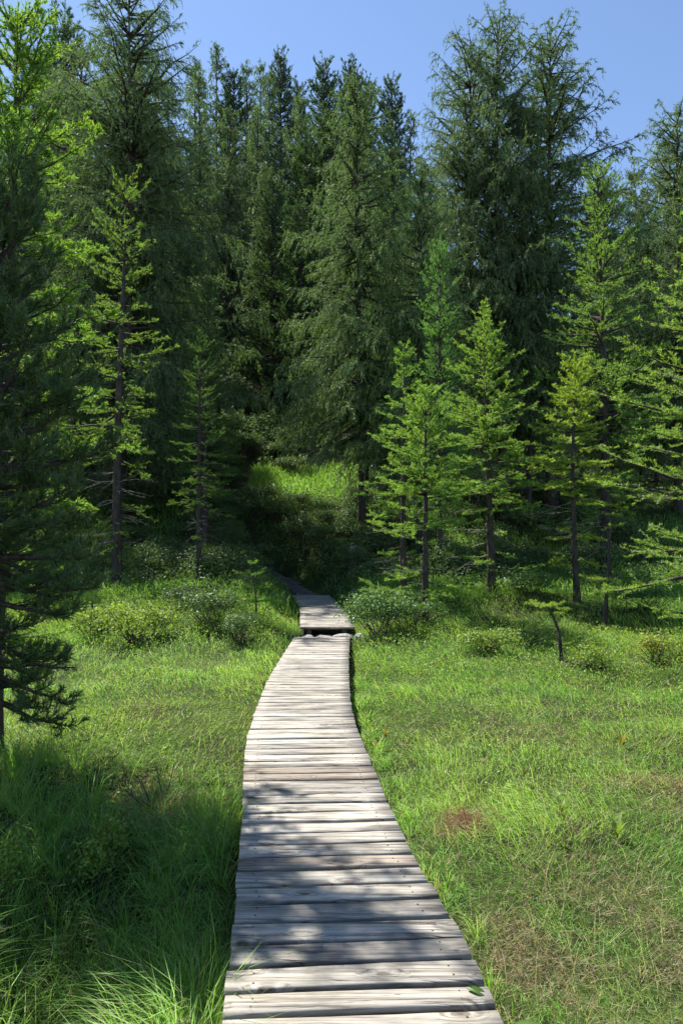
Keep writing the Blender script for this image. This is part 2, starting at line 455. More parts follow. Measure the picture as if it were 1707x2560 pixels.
pth = []
def build_path():
    ys = np.linspace(19.85, 24.6, 24); V = []; Q = []
    for k, y in enumerate(ys):
        cxv = float(np.interp(y, PATH[:, 0], PATH[:, 1])); w = .48 - .1 * k / 24
        for j, s in enumerate((-1, -.4, .4, 1)):
            x = cxv + s * w + .05 * math.sin(3 * k + j); V.append((x, y, gz(x, y) + (.012 if abs(s) < .9 else -.02)))
    for k in range(23):
        for j in range(3):
            a = k * 4 + j; Q.append((a, a + 1, a + 5, a + 4))
    o = ob('path', mesh('path', V, quads=Q, mat=simple_mat('trodden_earth', (.12, .10, .08), .95), smoothf=True)); o['kind'] = 'structure'
    rng = np.random.default_rng(5)
    for k in range(16):
        y = 19.95 + 4.3 * (k + rng.uniform(-.3, .3)) / 16; x = float(np.interp(y, PATH[:, 0], PATH[:, 1])) + rng.uniform(-.33, .33)
        s = ob('stone', stone_mesh(60 + k, rng.uniform(.16, .32), rng.uniform(.12, .22), rng.uniform(.05, .09)), o, loc=(x, max(y, 20.0), gz(x, y) + .0))
        s.data.materials[0] = M_rockdark
build_path()

# ------------------------------------------------------------------ curves and tubes for plants
UP = np.array([0, 0, 1.])
class Cv:
    def __init__(s, P0, D, L, C): s.P0, s.D, s.L, s.C = P0, unit(D), np.asarray(L, float), np.asarray(C, float)
    def pos(s, i, t): return s.P0[i] + s.L[i, None] * (s.D[i] * t[:, None] + UP * (s.C[i] * t * t)[:, None])
    def tan(s, i, t): return unit(s.D[i] + UP * (2 * s.C[i] * t)[:, None])
    def n(s): return len(s.L)

def tubes(cv, r0, r1, npts=5, sides=3, rng=None, wig=0.0):
    n = cv.n(); t = np.linspace(0, 1, npts)
    idx = np.repeat(np.arange(n), npts); tt = np.tile(t, n)
    P = cv.pos(idx, tt).reshape(n, npts, 3); T = cv.tan(idx, tt).reshape(n, npts, 3)
    if wig and rng is not None:
        P[:, 1:] += rng.normal(size=(n, npts - 1, 3)) * wig * cv.L[:, None, None]
    A = unit(np.cross(T, np.array([.31, .17, .93]))); B = np.cross(T, A)
    r = (np.asarray(r0)[:, None] * (1 - t) + np.asarray(r1)[:, None] * t) if np.ndim(r0) else np.tile(r0 * (1 - t) + r1 * t, (n, 1))
    V = []
    for k in range(sides):
        a = 2 * math.pi * k / sides
        V.append(P + r[..., None] * (A * math.cos(a) + B * math.sin(a)))
    V = np.stack(V, 2)
    i = np.arange(n * npts * sides).reshape(n, npts, sides)
    q = np.stack([i[:, :-1], np.roll(i[:, :-1], -1, 2), np.roll(i[:, 1:], -1, 2), i[:, 1:]], -1).reshape(-1, 4)
    return V.reshape(-1, 3), q

def needles(cv, spacing, ln, w, rng, s0=0.0, fwd=.55, upb=.12, pw=1.0, cl=None):
    Ls = cv.L * (1 - s0); cnt = np.maximum(1, rng.poisson(Ls / spacing)); idx = np.repeat(np.arange(cv.n()), cnt)
    t = s0 + (1 - s0) * rng.random(len(idx)) ** pw
    if cl:  # needles sit in tufts along the twig
        st = cl / np.maximum(cv.L[idx], 1e-3); t = np.clip(np.round(t / st) * st + rng.normal(size=len(idx)) * st * .12, s0, 1.0)
    P = cv.pos(idx, t); T = cv.tan(idx, t)
    R = rng.normal(size=(len(idx), 3)); R -= T * (R * T).sum(1, keepdims=True); R = unit(R)
    D = unit(R + T * (fwd + .3 * rng.normal(size=(len(idx), 1))) + UP * upb)
    Sd = unit(np.cross(D, rng.normal(size=(len(idx), 3))))
    l = ln * rng.uniform(.65, 1.25, len(idx))[:, None]; ww = w * rng.uniform(.7, 1.3, len(idx))[:, None]
    V = np.stack([P - Sd * ww * .5, P + Sd * ww * .5, P + D * l], 1).reshape(-1, 3)
    ctint = rng.random(cv.n())[idx]
    tint = np.repeat(np.clip(.55 * ctint + .45 * rng.random(len(idx)), 0, 1), 3)
    return V, np.arange(len(V)).reshape(-1, 3), tint

def trunk_tube(H, r, rng, sides=9, lean=0.0, n=18):
    t = np.linspace(0, 1, n); p1, p2 = rng.uniform(0, 6.28, 2)
    cx = .006 * H * np.sin(4 * t + p1) - .006 * H * math.sin(p1); cy = .006 * H * np.sin(5 * t + p2) - .006 * H * math.sin(p2)
    rr = r * (1 - t) ** .85 + .004; rr = rr * (1 + .45 * np.exp(-t * H / .25))
    V = []; z = t * H; z[0] = -.25
    for k in range(sides):
        a = 2 * math.pi * k / sides; f = 1 + .06 * np.sin(3 * a + 7 * t)
        V.append(np.stack([cx + rr * f * math.cos(a), cy + rr * f * math.sin(a), z], -1))
    V = np.stack(V, 1); i = np.arange(n * sides).reshape(n, sides)
    q = np.stack([i[:-1], np.roll(i[:-1], -1, 1), np.roll(i[1:], -1, 1), i[1:]], -1).reshape(-1, 4)
    def at(tq): return np.stack([np.interp(tq, t, cx), np.interp(tq, t, cy), tq * H], -1)
    return V.reshape(-1, 3), q, at

def join(parts):
    V = []; Q = []; n = 0
    for v, q in parts: V.append(v); Q.append(q + n); n += len(v)
    return np.concatenate(V), np.concatenate(Q)

def sublets(cv, sp, k, rng, s0=.12, phi=(35, 65), lift=0.0, C=(-.1, .1), lmax=1.0, lmin=.06, taper=.8, both=True):
    cnt = np.maximum(2, (cv.L * (1 - s0) / sp).astype(int)); idx = np.repeat(np.arange(cv.n()), cnt)
    t = s0 + (1 - s0) * rng.random(len(idx)) ** .9
    P = cv.pos(idx, t); T = cv.tan(idx, t)
    lat = unit(np.cross(T, UP) + 1e-4) * np.where(rng.random(len(idx)) < .5, 1, -1)[:, None]
    ph = np.radians(rng.uniform(*phi, len(idx)))[:, None]
    up = np.asarray(lift) + .22 * rng.normal(size=len(idx))
    D = T * np.cos(ph) + lat * np.sin(ph) + UP * up[:, None]
    L = np.clip(cv.L[idx] * k * (1 - taper * t) * rng.uniform(.55, 1.25, len(idx)), lmin, lmax)
    return Cv(P, D, L, rng.uniform(*C, len(idx)))

PROTO = {}
def larch(key, seed, H, R, cb, nb, r, kind, needle, l2sp, dead=0, mat=M_young, bark=M_bark, shape=.8, low=0, eb=(-14, 50), Cb=(.06, .22), l3=.36):
    rng = np.random.default_rng(seed)
    tv, tq, at = trunk_tube(H, r, rng)
    t = cb + (.985 - cb) * np.sort(rng.random(nb) ** .88)
    sp = (.34 if kind == 'young' else .95) / H   # boughs stand in whorls
    k0 = np.minimum(.985, np.round(t / sp) * sp + rng.normal(size=nb) * sp * .11)
    t = np.where(rng.random(nb) < .72, np.maximum(k0, cb), t)
    tp = (t - cb) / (1 - cb)
    az = np.arange(nb) * 2.39996 + rng.normal(size=nb) * .5
    if low:  # a few stray sprays below the crown
        t[:low] = cb * rng.uniform(.35, .95, low); tp[:low] = 0
    L = R * ((1 - tp) ** shape * .92 + .08) * np.minimum(1, .62 + 2.2 * tp) * rng.uniform(.6, 1.18, nb)
    e = np.radians(eb[0] + (eb[1] - eb[0]) * tp ** 1.4 + rng.normal(size=nb) * 7)
    D = np.stack([np.cos(az) * np.cos(e), np.sin(az) * np.cos(e), np.sin(e)], -1)
    c1 = Cv(at(t), D, L, rng.uniform(*Cb, nb))
    nl, nw, nsp = needle
    wood = [tubes(c1, np.clip(.028 * L ** .8, .006, .07) * (r / .13 if r < .11 else 1), .002 + 0 * L, 6, 4, rng, .012)]
    nd = []
    if kind == 'young':
        c2 = sublets(c1, l2sp, .42, rng, s0=.10, lift=.10, C=(-.12, .16), lmax=.62, lmin=.07)
        c3 = sublets(c2, l2sp * 1.7, l3, rng, s0=.25, lift=.12, C=(-.1, .2), lmax=.25, lmin=.05)
        nd += [needles(c1, nsp, nl, nw, rng, s0=.15, fwd=1.0), needles(c2, nsp, nl, nw, rng, fwd=1.0), needles(c3, nsp, nl, nw, rng, fwd=1.0)]
        wood += [tubes(c2, .0045, .0015, 3, 3)]
        # leader shoot
        c0 = Cv(at(np.array([.90])), np.array([[0, 0, 1.]]), [H * .10], [0.0]); nd.append(needles(c0, nsp * .5, nl, nw, rng))
    else:
        c2 = sublets(c1, l2sp, .40, rng, s0=.08, phi=(25, 70), lift=-.18, C=(-.75, -.15), lmax=1.5, lmin=.22, taper=.65)
        c3 = sublets(c2, l2sp * 1.15, .42, rng, s0=.12, phi=(20, 60), lift=-.75, C=(-.9, -.3), lmax=.8, lmin=.14, taper=.5)
        nd += [needles(c1, nsp * 1.2, nl, nw, rng, s0=.25), needles(c2, nsp, nl, nw, rng, fwd=1.4), needles(c3, nsp, nl, nw, rng, fwd=2.0, upb=-.15)]
        wood += [tubes(c2, .009, .003, 3, 3)]
        c0 = Cv(at(np.array([.93])), np.array([[0, 0, 1.]]), [H * .07], [0.0]); nd.append(needles(c0, nsp * .4, nl, nw, rng))
    V = []; T = []; A = []; n = 0
    for v, f, a in nd: V.append(v); T.append(f + n); A.append(a); n += len(v)
    m = {}
    m['trunk'] = mesh('larch_trunk', tv, quads=tq, mat=bark, smoothf=True)
    bv, bq = join(wood)
    m['branches'] = mesh('larch_branches', bv, quads=bq, mat=M_bark)
    m['crown'] = mesh('larch_crown', np.concatenate(V), tris=np.concatenate(T), mat=mat, attrs={'tint': np.concatenate(A)})
    if dead:
        td = cb * (.45 + .75 * rng.random(dead)); az = rng.uniform(0, 6.28, dead)
        D = np.stack([np.cos(az), np.sin(az), rng.uniform(-.35, .15, dead)], -1)
        d1 = Cv(at(td), D, R * rng.uniform(.25, .75, dead), rng.uniform(-.15, .1, dead))
        d2 = sublets(d1, .10, .35, rng, s0=.2, lift=0, C=(-.2, .1), lmax=.5)
        dv, dq = join([tubes(d1, .009, .002, 5, 3, rng, .02), tubes(d2, .004, .0015, 3, 3)])
        m['dead_branches'] = mesh('dead_branches', dv, quads=dq, mat=M_twiggrey)
    PROTO[key] = (m, H)

def pine(key, seed, H, R, cb, nb, r, needle, tuft_sp, shape=.55, mat=M_pine, eb=(-5, 55), lowbare=0):
    rng = np.random.default_rng(seed)
    tv, tq, at = trunk_tube(H, r, rng)
    t = cb + (.98 - cb) * np.sort(rng.random(nb)); tp = (t - cb) / (1 - cb)
    az = np.arange(nb) * 2.39996 + rng.normal(size=nb) * .4
    L = R * (np.clip(1 - tp, 0, 1) ** shape * .82 + .18) * np.minimum(1, .7 + 1.5 * tp) * rng.uniform(.65, 1.15, nb)
    e = np.radians(eb[0] + (eb[1] - eb[0]) * tp ** 1.2 + rng.normal(size=nb) * 8)
    D = np.stack([np.cos(az) * np.cos(e), np.sin(az) * np.cos(e), np.sin(e)], -1)
    c1 = Cv(at(t), D, L, rng.uniform(.02, .25, nb))
    c2 = sublets(c1, tuft_sp, .42, rng, s0=.18, phi=(30, 65), lift=.10, C=(.0, .35), lmax=1.0, lmin=.12)
    c3 = sublets(c2, tuft_sp, .5, rng, s0=.3, phi=(25, 55), lift=.2, C=(.1, .5), lmax=.5, lmin=.1)
    nl, nw, nsp = needle
    nd = [needles(c1, nsp, nl, nw, rng, s0=.55, fwd=1.0, upb=.2), needles(c2, nsp, nl, nw, rng, s0=.35, fwd=1.0, upb=.2), needles(c3, nsp * .8, nl, nw, rng, s0=.25, fwd=1.1, upb=.25)]
    c0 = Cv(at(np.array([.92])), np.array([[0, 0, 1.]]), [H * .08], [0.0]); nd.append(needles(c0, nsp * .3, nl, nw, rng, fwd=1.0))
    V = []; T = []; A = []; n = 0
    for v, f, a in nd: V.append(v); T.append(f + n); A.append(a); n += len(v)
    bv, bq = join([tubes(c1, np.clip(.03 * L ** .8, .007, .07), .003 + 0 * L, 6, 4, rng, .012), tubes(c2, .007, .0025, 4, 3), tubes(c3, .004, .002, 3, 3)])
    PROTO[key] = ({'trunk': mesh('pine_trunk', tv, quads=tq, mat=M_bark, smoothf=True), 'branches': mesh('pine_branches', bv, quads=bq, mat=M_bark),
                   'crown': mesh('pine_crown', np.concatenate(V), tris=np.concatenate(T), mat=mat, attrs={'tint': np.concatenate(A)})}, H)

def plant(name, key, x, y, ztop, label, cat, group=None, rot=0.0, wide=1.0, color=(1, 1, 1), lean=(0, 0), skip=()):
    m, H = PROTO[key]; z = gz(x, y) - .03
    h = ztop - z; s = h / H
    root = ob(name, None, loc=(x, y, z)); root.empty_display_size = .3
    root.rotation_euler = (lean[1], lean[0], rot); root.scale = (s * wide, s * wide, s)
    tag(root, label, cat, group)
    for k, me in m.items():
        if k in skip: continue
        o = ob(k, me, root)
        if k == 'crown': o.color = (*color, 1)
    return root

# ------------------------------------------------------------------ trees
# needle = (length, width, spacing)
larch('near', 21, 6.7, 1.25, .14, 135, .075, 'young', (.042, .0110, .0043), .062, shape=.38, mat=M_young, eb=(-26, 50))
larch('y1', 22, 5.0, 1.45, .27, 98, .070, 'young', (.050, .0115, .0062), .066, dead=6, shape=.66, low=7, eb=(-12, 48))
larch('y2', 23, 6.6, 1.55, .25, 112, .085, 'young', (.050, .0115, .0066), .074, dead=8, shape=.62, low=6, eb=(-18, 58), Cb=(.1, .3))
larch('y3', 24, 5.5, 1.25, .34, 86, .065, 'young', (.050, .0115, .0062), .066, dead=16, shape=.60, low=8, eb=(-24, 52), Cb=(.05, .25))
larch('y4', 28, 5.8, 1.25, .26, 74, .075, 'young', (.050, .0115, .0066), .070, dead=10, shape=.8, low=4, eb=(-20, 40))
larch('m1', 25, 9.5, 1.75, .24, 84, .14, 'young', (.055, .0150, .0095), .092, dead=26, shape=.42, low=10, eb=(-22, 40))
larch('m2', 26, 11.0, 2.5, .16, 165, .16, 'young', (.065, .0180, .0130), .10, dead=14, shape=.6, eb=(-16, 48))
larch('r1', 27, 6.0, 2.0, .06, 84, .10, 'young', (.044, .0095, .0066), .080, dead=6, shape=.5, eb=(-14, 42))
larch('b1', 31, 21.0, 5.6, .10, 215, .24, 'mature', (.135, .026, .031), .168, dead=22, mat=M_mature, shape=.50, eb=(-20, 36), Cb=(-.05, .10))
larch('b2', 32, 17.0, 4.2, .19, 205, .22, 'mature', (.13, .025, .024), .155, dead=26, mat=M_mature, shape=.58, eb=(-24, 36), Cb=(-.06, .10))
larch('b3', 33, 20.0, 4.6, .20, 200, .20, 'mature', (.135, .026, .025), .160, dead=18, mat=M_mature, shape=.56, eb=(-18, 42), Cb=(-.03, .14))
larch('f1', 34, 17.0, 3.2, .06, 200, .2, 'mature', (.19, .045, .040), .225, mat=M_mature, shape=.62, eb=(-20, 38))
larch('f2', 35, 15.0, 2.7, .05, 180, .2, 'mature', (.19, .045, .040), .225, mat=M_mature, shape=.66, eb=(-15, 40))
pine('p1', 41, 15.0, 2.5, .05, 240, .2, (.17, .045, .020), .19, shape=.34)
pine('p2', 42, 13.0, 2.5, .04, 210, .2, (.17, .045, .020), .19, shape=.40)
pine('pn', 43, 4.5, 1.20, .15, 125, .075, (.080, .0080, .0040), .074, shape=.50, eb=(-22, 55))

Lc = 'larch tree'; Pc = 'pine tree'
plant('larch_tree', 'near', -3.12, 6.2, 6.75, 'bright green larch behind the dark pine, its long sprays reaching over it', Lc, rot=.4, wide=.9, color=(.92, .95, .95))
plant('pine_tree', 'pn', -2.80, 5.35, 4.5, 'dark soft-needled pine in the foreground shading the boards', Pc, rot=1.2, wide=.86, color=(1.25, 1.2, 1.05))
plant('larch_tree', 'm1', -5.55, 17, 11.0, 'slender pale green larch with a bare dark lower trunk, in front of the big larch', Lc, rot=2.2, wide=.80, color=(.85, .85, .85))
plant('larch_tree', 'b1', -8.4, 26, 23.4, 'huge dark larch with wide drooping boughs rising above the slender pale larch', Lc, rot=.2, wide=1.0)
plant('larch_tree', 'b3', -9.6, 29.6, 23.8, 'tall larch growing close behind the huge dark larch', Lc, rot=1.7, wide=1.05)
plant('larch_tree', 'b2', -12.6, 32, 25.6, 'grey-green larch with a broad shaggy crown behind the huge dark larch', Lc, rot=2.9, color=(1.1, 1.05, 1.1))
plant('larch_tree', 'b3', -16.8, 36, 28.4, 'tall far larch seen behind the foreground larch tip', Lc, rot=4.0, color=(1.0, 1.0, 1.0))
plant('larch_tree', 'b2', .75, 24, 18.2, 'full drooping larch standing directly above the end of the raised boardwalk', Lc, rot=.9, wide=.95, color=(1.05, 1.06, 1.0))
plant('larch_tree', 'b3', 6.2, 26, 22.5, 'tallest larch of the clump of old trunks, with a spire-like tip', Lc, 'old larches sharing one clump', rot=.3, wide=.9)
plant('larch_tree', 'b1', 5.3, 26.9, 22.1, 'old larch with a wide drooping left side in the clump of old trunks', Lc, 'old larches sharing one clump', rot=3.0, wide=.82)
plant('larch_tree', 'b3', 8.35, 27, 22.7, 'old larch with open upswept right boughs in the clump of old trunks', Lc, 'old larches sharing one clump', rot=5.1, wide=1.1)
plant('larch_tree', 'b3', 7.2, 26.4, 18.6, 'lower leaning trunk in the middle of the clump of old larches', Lc, 'old larches sharing one clump', rot=2.2, wide=.7, lean=(-.03, 0))
plant('larch_tree', 'b2', 2.5, 22, 13.9, 'mid-height larch with soft drooping sprays beside the full drooping larch', Lc, rot=4.4, wide=.8, color=(1.1, 1.2, .95))
plant('larch_tree', 'y4', 1.36, 15.0, 6.1, 'young larch close behind the nearest young larch by the boards', Lc, 'young larches round the lawn', rot=.7, color=(.85, .92, .9))
plant('larch_tree', 'm2', 2.75, 19, 10.1, 'blue-green half-grown larch rising behind the young larches', Lc, rot=.3, wide=.62, color=(.72, .92, 1.15))
plant('larch_tree', 'y1', 1.6, 13.3, 4.8, 'nearest young larch to the boards, with low green sprays', Lc, 'young larches round the lawn', rot=3.6, wide=1.05, lean=(-.025, .02))
plant('larch_tree', 'y2', 3.38, 15.5, 7.1, 'tallest fresh green young larch on the grassy hummock', Lc, 'young larches round the lawn', rot=1.1, wide=1.1, lean=(.02, -.015))
plant('larch_tree', 'y3', 4.97, 14.5, 5.7, 'yellow-green young larch with a tufted yellowish top', Lc, 'young larches round the lawn', rot=5.2, wide=1.05, color=(1.3, 1.1, .8), lean=(.035, .02))
plant('larch_tree', 'm2', 6.92, 18, 11.9, 'dense mid-green larch with a reddish trunk behind the yellow-green one', Lc, rot=2.8, wide=.85, color=(.80, .85, .85))
plant('larch_tree', 'r1', 5.45, 9.6, 6.5, 'bright larch reaching in with layered sprays over the lawn edge', Lc, rot=2.0, wide=1.0, color=(1.05, 1.0, 1))
plant('larch_tree', 'b3', 17.3, 34, 24.0, 'far larch with an open crown above the lower right forest', Lc, rot=.9, wide=1.1)
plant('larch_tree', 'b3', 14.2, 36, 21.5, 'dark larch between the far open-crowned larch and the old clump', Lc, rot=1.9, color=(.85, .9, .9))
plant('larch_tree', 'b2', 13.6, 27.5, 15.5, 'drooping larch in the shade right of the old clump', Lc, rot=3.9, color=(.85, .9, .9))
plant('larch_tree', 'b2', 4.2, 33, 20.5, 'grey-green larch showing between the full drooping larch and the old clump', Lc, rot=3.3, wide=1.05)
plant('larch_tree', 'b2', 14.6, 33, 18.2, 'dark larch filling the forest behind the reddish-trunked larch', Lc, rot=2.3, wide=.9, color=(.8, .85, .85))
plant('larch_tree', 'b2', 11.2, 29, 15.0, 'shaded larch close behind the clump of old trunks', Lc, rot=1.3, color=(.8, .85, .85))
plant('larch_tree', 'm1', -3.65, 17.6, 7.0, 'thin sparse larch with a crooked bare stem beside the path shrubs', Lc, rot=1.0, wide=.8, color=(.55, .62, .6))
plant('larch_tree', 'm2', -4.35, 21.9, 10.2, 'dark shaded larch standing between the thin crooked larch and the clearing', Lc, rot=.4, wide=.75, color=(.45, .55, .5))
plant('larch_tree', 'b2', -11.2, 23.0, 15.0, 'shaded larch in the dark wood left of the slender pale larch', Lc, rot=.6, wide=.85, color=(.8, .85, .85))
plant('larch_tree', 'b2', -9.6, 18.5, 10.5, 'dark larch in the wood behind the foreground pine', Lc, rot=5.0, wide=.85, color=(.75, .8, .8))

SKY = [(-11.6, 62, 48.2, 'f1'), (-9.5, 66, 49.4, 'f2'), (-8.2, 68, 51, 'f2'), (-6.0, 66, 50, 'p1'), (-1.9, 66, 49.2, 'p1'), (.7, 64, 47.4, 'p1'), (2.3, 65, 46.6, 'p2'),
       (4.6, 60, 43.1, 'p1'), (6.5, 62, 42, 'f2'), (-18.8, 45, 36.8, 'p1'), (-18.3, 40, 31.5, 'f1'), (-9.6, 60, 43.9, 'p2'), (-4.7, 72, 51, 'p2'), (-3.1, 50, 35.5, 'f2'),
       (-5.9, 55, 40.6, 'f1'), (-6.1, 48, 33.2, 'f2'), (-2.3, 36, 19.8, 'p2'), (-2.5, 46, 29.8, 'p1'), (-7.7, 46, 31.7, 'f1'), (-11.1, 52, 38.6, 'f1'), (-.4, 44, 29.8, 'p2'),
       (-13.0, 50, 36.5, 'f1'), (-12.2, 56, 42.5, 'f2'), (-14.5, 46, 34, 'p2'), (-22, 50, 38, 'p1'), (-15, 54, 41, 'f1'), (1.8, 52, 35.5, 'f1'), (-3.9, 38.5, 22.5, 'p1'), (-4.6, 41, 25, 'f2'), (1.4, 38, 22, 'f1'), (3.6, 45, 28, 'p2'), (18.2, 37, 24.2, 'f1'), (18.4, 42, 25.6, 'f2'), (21, 39, 26, 'f1'), (22.5, 44, 27, 'f2')]
LAB = {'f1': ('larch_tree', 'grey-green larch with drooping sprays', Lc, 'larches'),
       'f2': ('larch_tree', 'slim pale-tipped larch', Lc, 'slim larches'),
       'p1': ('pine_tree', 'dark dense columnar pine', Pc, 'columnar pines'),
       'p2': ('pine_tree', 'dark rounded bushy pine', Pc, 'bushy pines')}
rr = random.Random(4)
def zone(x, y, sky):
    r = x / y
    if sky and r < .12: return 'standing out against the sky on the ridge'
    if r < -.22: return 'behind the huge dark larch'
    if r < -.03: return 'on the slope above the path'
    if r < .12: return 'behind the full drooping larch'
    return 'behind the old larch clump'
def far_tree(x, y, zt, key, sky=False):
    n, lab, c, g = LAB[key]
    zn = zone(x, y, sky); lab = lab + ' ' + zn; g = g + ' ' + zn
    f = rr.uniform(.85, 1.12)
    h = zt - gz(x, y); w = 1.0
    if h > 18: w = .8
    if h < 9: w = 1.25
    plant(n, key, x, y, zt, lab, c, g, rot=rr.uniform(0, 6.28), wide=w * rr.uniform(.9, 1.1), color=(f * (1.0 if key[0] == 'f' else .95), f, f * rr.uniform(.9, 1.15)))
placed = []
for t in SKY: far_tree(*t, sky=t[1] > 56 or t[0] < -18); placed.append((t[0], t[1]))
# infill of the slope, keeping the sunny clearing open along the sun's line
for k in range(900):
    y = rr.uniform(31, 74); x = rr.uniform(-.62 * y, .55 * y)
    if any((x - a) ** 2 + (y - b) ** 2 < (2.6 + .02 * y) ** 2 for a, b in placed): continue
    sx = x + 2.4; sy = y - 29.5
    along = -sx * .695 + sy * .719; across = abs(sx * .719 + sy * .695)
    if along > -4 and along < 17 and across < 2.6: continue
    g = gz(x, y); h = rr.uniform(8, 13)
    if y < 34 and x > -6 and x < 1: continue
    key = rr.choice(['f1', 'f2', 'p1', 'p2', 'f1', 'f2'])
    # stay under the skyline of the picture's real trees
    lim = .60 if x / y < .02 else (.50 if x / y < .08 else .34 if x / y < .33 else .46)
    if x / y < -.17: lim = .68
    if (g + h - 1.7) / y > lim:
        h = 1.7 + lim * y - g
        if h < 5: continue
    placed.append((x, y)); far_tree(x, y, g + h, key)
    if len(placed) > 150: break
print('trees placed', len(placed))

# ------------------------------------------------------------------ small saplings
def sapling(name, label, base, pts, tufts, r, seed, color=(1, 1, 1), cat='sapling'):
    """crooked little stem (polyline) with flat needle sprays"""
    rng = np.random.default_rng(seed)
    z0 = gz(*base); root = ob(name, None, loc=(base[0], base[1], z0 - .02)); root.empty_display_size = .1
    tag(root, label, cat)
    P = np.array(pts, float); n = len(P); V = []
    for i, p in enumerate(P):
        T = unit(P[min(i + 1, n - 1)] - P[max(i - 1, 0)]); A = unit(np.cross(T, [.3, .9, .1])); B = np.cross(T, A)
        q = r * (1 - .65 * i / (n - 1)) * (1 + .15 * math.sin(i * 2.3))
        V += [p + q * (A * math.cos(a) + B * math.sin(a)) for a in np.linspace(0, 6.2832, 7)[:-1]]
    i = np.arange(n * 6).reshape(n, 6)
    Q = np.stack([i[:-1], np.roll(i[:-1], -1, 1), np.roll(i[1:], -1, 1), i[1:]], -1).reshape(-1, 4)
    ob('trunk', mesh('sapling_trunk', np.array(V), quads=Q, mat=M_bark, smoothf=True), root)
    P0 = []; D = []; L = []; C = []
    for (k, nb, ln, zl) in tufts:
        for j in range(nb):
            a = rng.uniform(0, 6.28); P0.append(P[k]); D.append((math.cos(a), math.sin(a), zl + rng.normal() * .1)); L.append(ln * rng.uniform(.5, 1.1)); C.append(rng.uniform(-.05, .2))
    c1 = Cv(np.array(P0), np.array(D), np.array(L), np.array(C)); c2 = sublets(c1, .035, .5, rng, s0=.15, lift=.05, lmax=.22, lmin=.04)
    bv, bq = join([tubes(c1, .005, .002, 4, 3), tubes(c2, .003, .0015, 3, 3)])
    ob('branches', mesh('sapling_branches', bv, quads=bq, mat=M_bark), root)
    a = needles(c1, .004, .034, .006, rng); b = needles(c2, .0045, .034, .006, rng)
    me = mesh('sapling_crown', np.concatenate([a[0], b[0]]), tris=np.concatenate([a[1], b[1] + len(a[0])]), mat=M_young, attrs={'tint': np.concatenate([a[2], b[2]])})
    o = ob('crown', me, root); o.color = (*color, 1)
sapling('larch_sapling', 'stunted larch with a bent bare black stem and flat tuft on the lawn', (3.32, 10.4), [(0, 0, 0), (-.02, 0, .25), (-.03, 0, .45), (-.09, .01, .62), (-.14, 0, .74), (-.19, 0, .84)], [(5, 9, .42, .05), (4, 5, .28, .0), (1, 3, .22, .1)], .032, 1, (1.25, 1.08, .9))
sapling('larch_sapling', 'stunted flat-topped larch beside the bare leaning stem at the lawn rim', (5.0, 13.0), [(0, 0, 0), (-.03, 0, .3), (.0, 0, .55), (.0, 0, .78), (-.04, 0, .9)], [(4, 10, .46, .06), (3, 4, .3, .1), (0, 3, .25, .3)], .036, 2, (1.25, 1.08, .9))
sapling('larch_sapling', 'thin leaning larch stem with one bright tuft at its tip', (5.12, 13.25), [(0, 0, 0), (.0, 0, .5), (.04, 0, 1.1), (.07, 0, 1.5), (.12, 0, 1.85), (.17, 0, 2.05)], [(5, 6, .22, .2), (4, 5, .32, .0)], .026, 3, (1.2, 1.05, .85))
sapling('larch_sapling', 'tiny bright sapling on the bank left of the raised boardwalk', (-1.60, 12.9), [(0, 0, 0), (.0, 0, .4), (-.03, 0, .66), (-.07, 0, .9), (-.12, 0, 1.1)], [(1, 8, .46, .1), (2, 9, .42, .12), (3, 8, .34, .2), (4, 5, .2, .4)], .02, 4, (1.0, 1.05, .9))
sapling('larch_sapling', 'low flat-topped green sapling growing out of the bush by the boards', (.86, 12.9), [(0, 0, 0), (.02, 0, .3), (.04, 0, .55), (.05, 0, .72)], [(3, 12, .60, .03), (2, 8, .5, .08)], .03, 5, (.95, .98, 1.0))

# ------------------------------------------------------------------ shrubs
def leaf_quads(P, Nn, size, rng, asp=.5):
    n = len(P); A = unit(np.cross(Nn, rng.normal(size=(n, 3)))); B = np.cross(Nn, A)
    s = (size * rng.uniform(.6, 1.3, n))[:, None]
    V = np.stack([P - A * s * .5, P + B * s * asp * .5, P + A * s * .5, P - B * s * asp * .5], 1)
    return V.reshape(-1, 3), np.arange(n * 4).reshape(-1, 4)

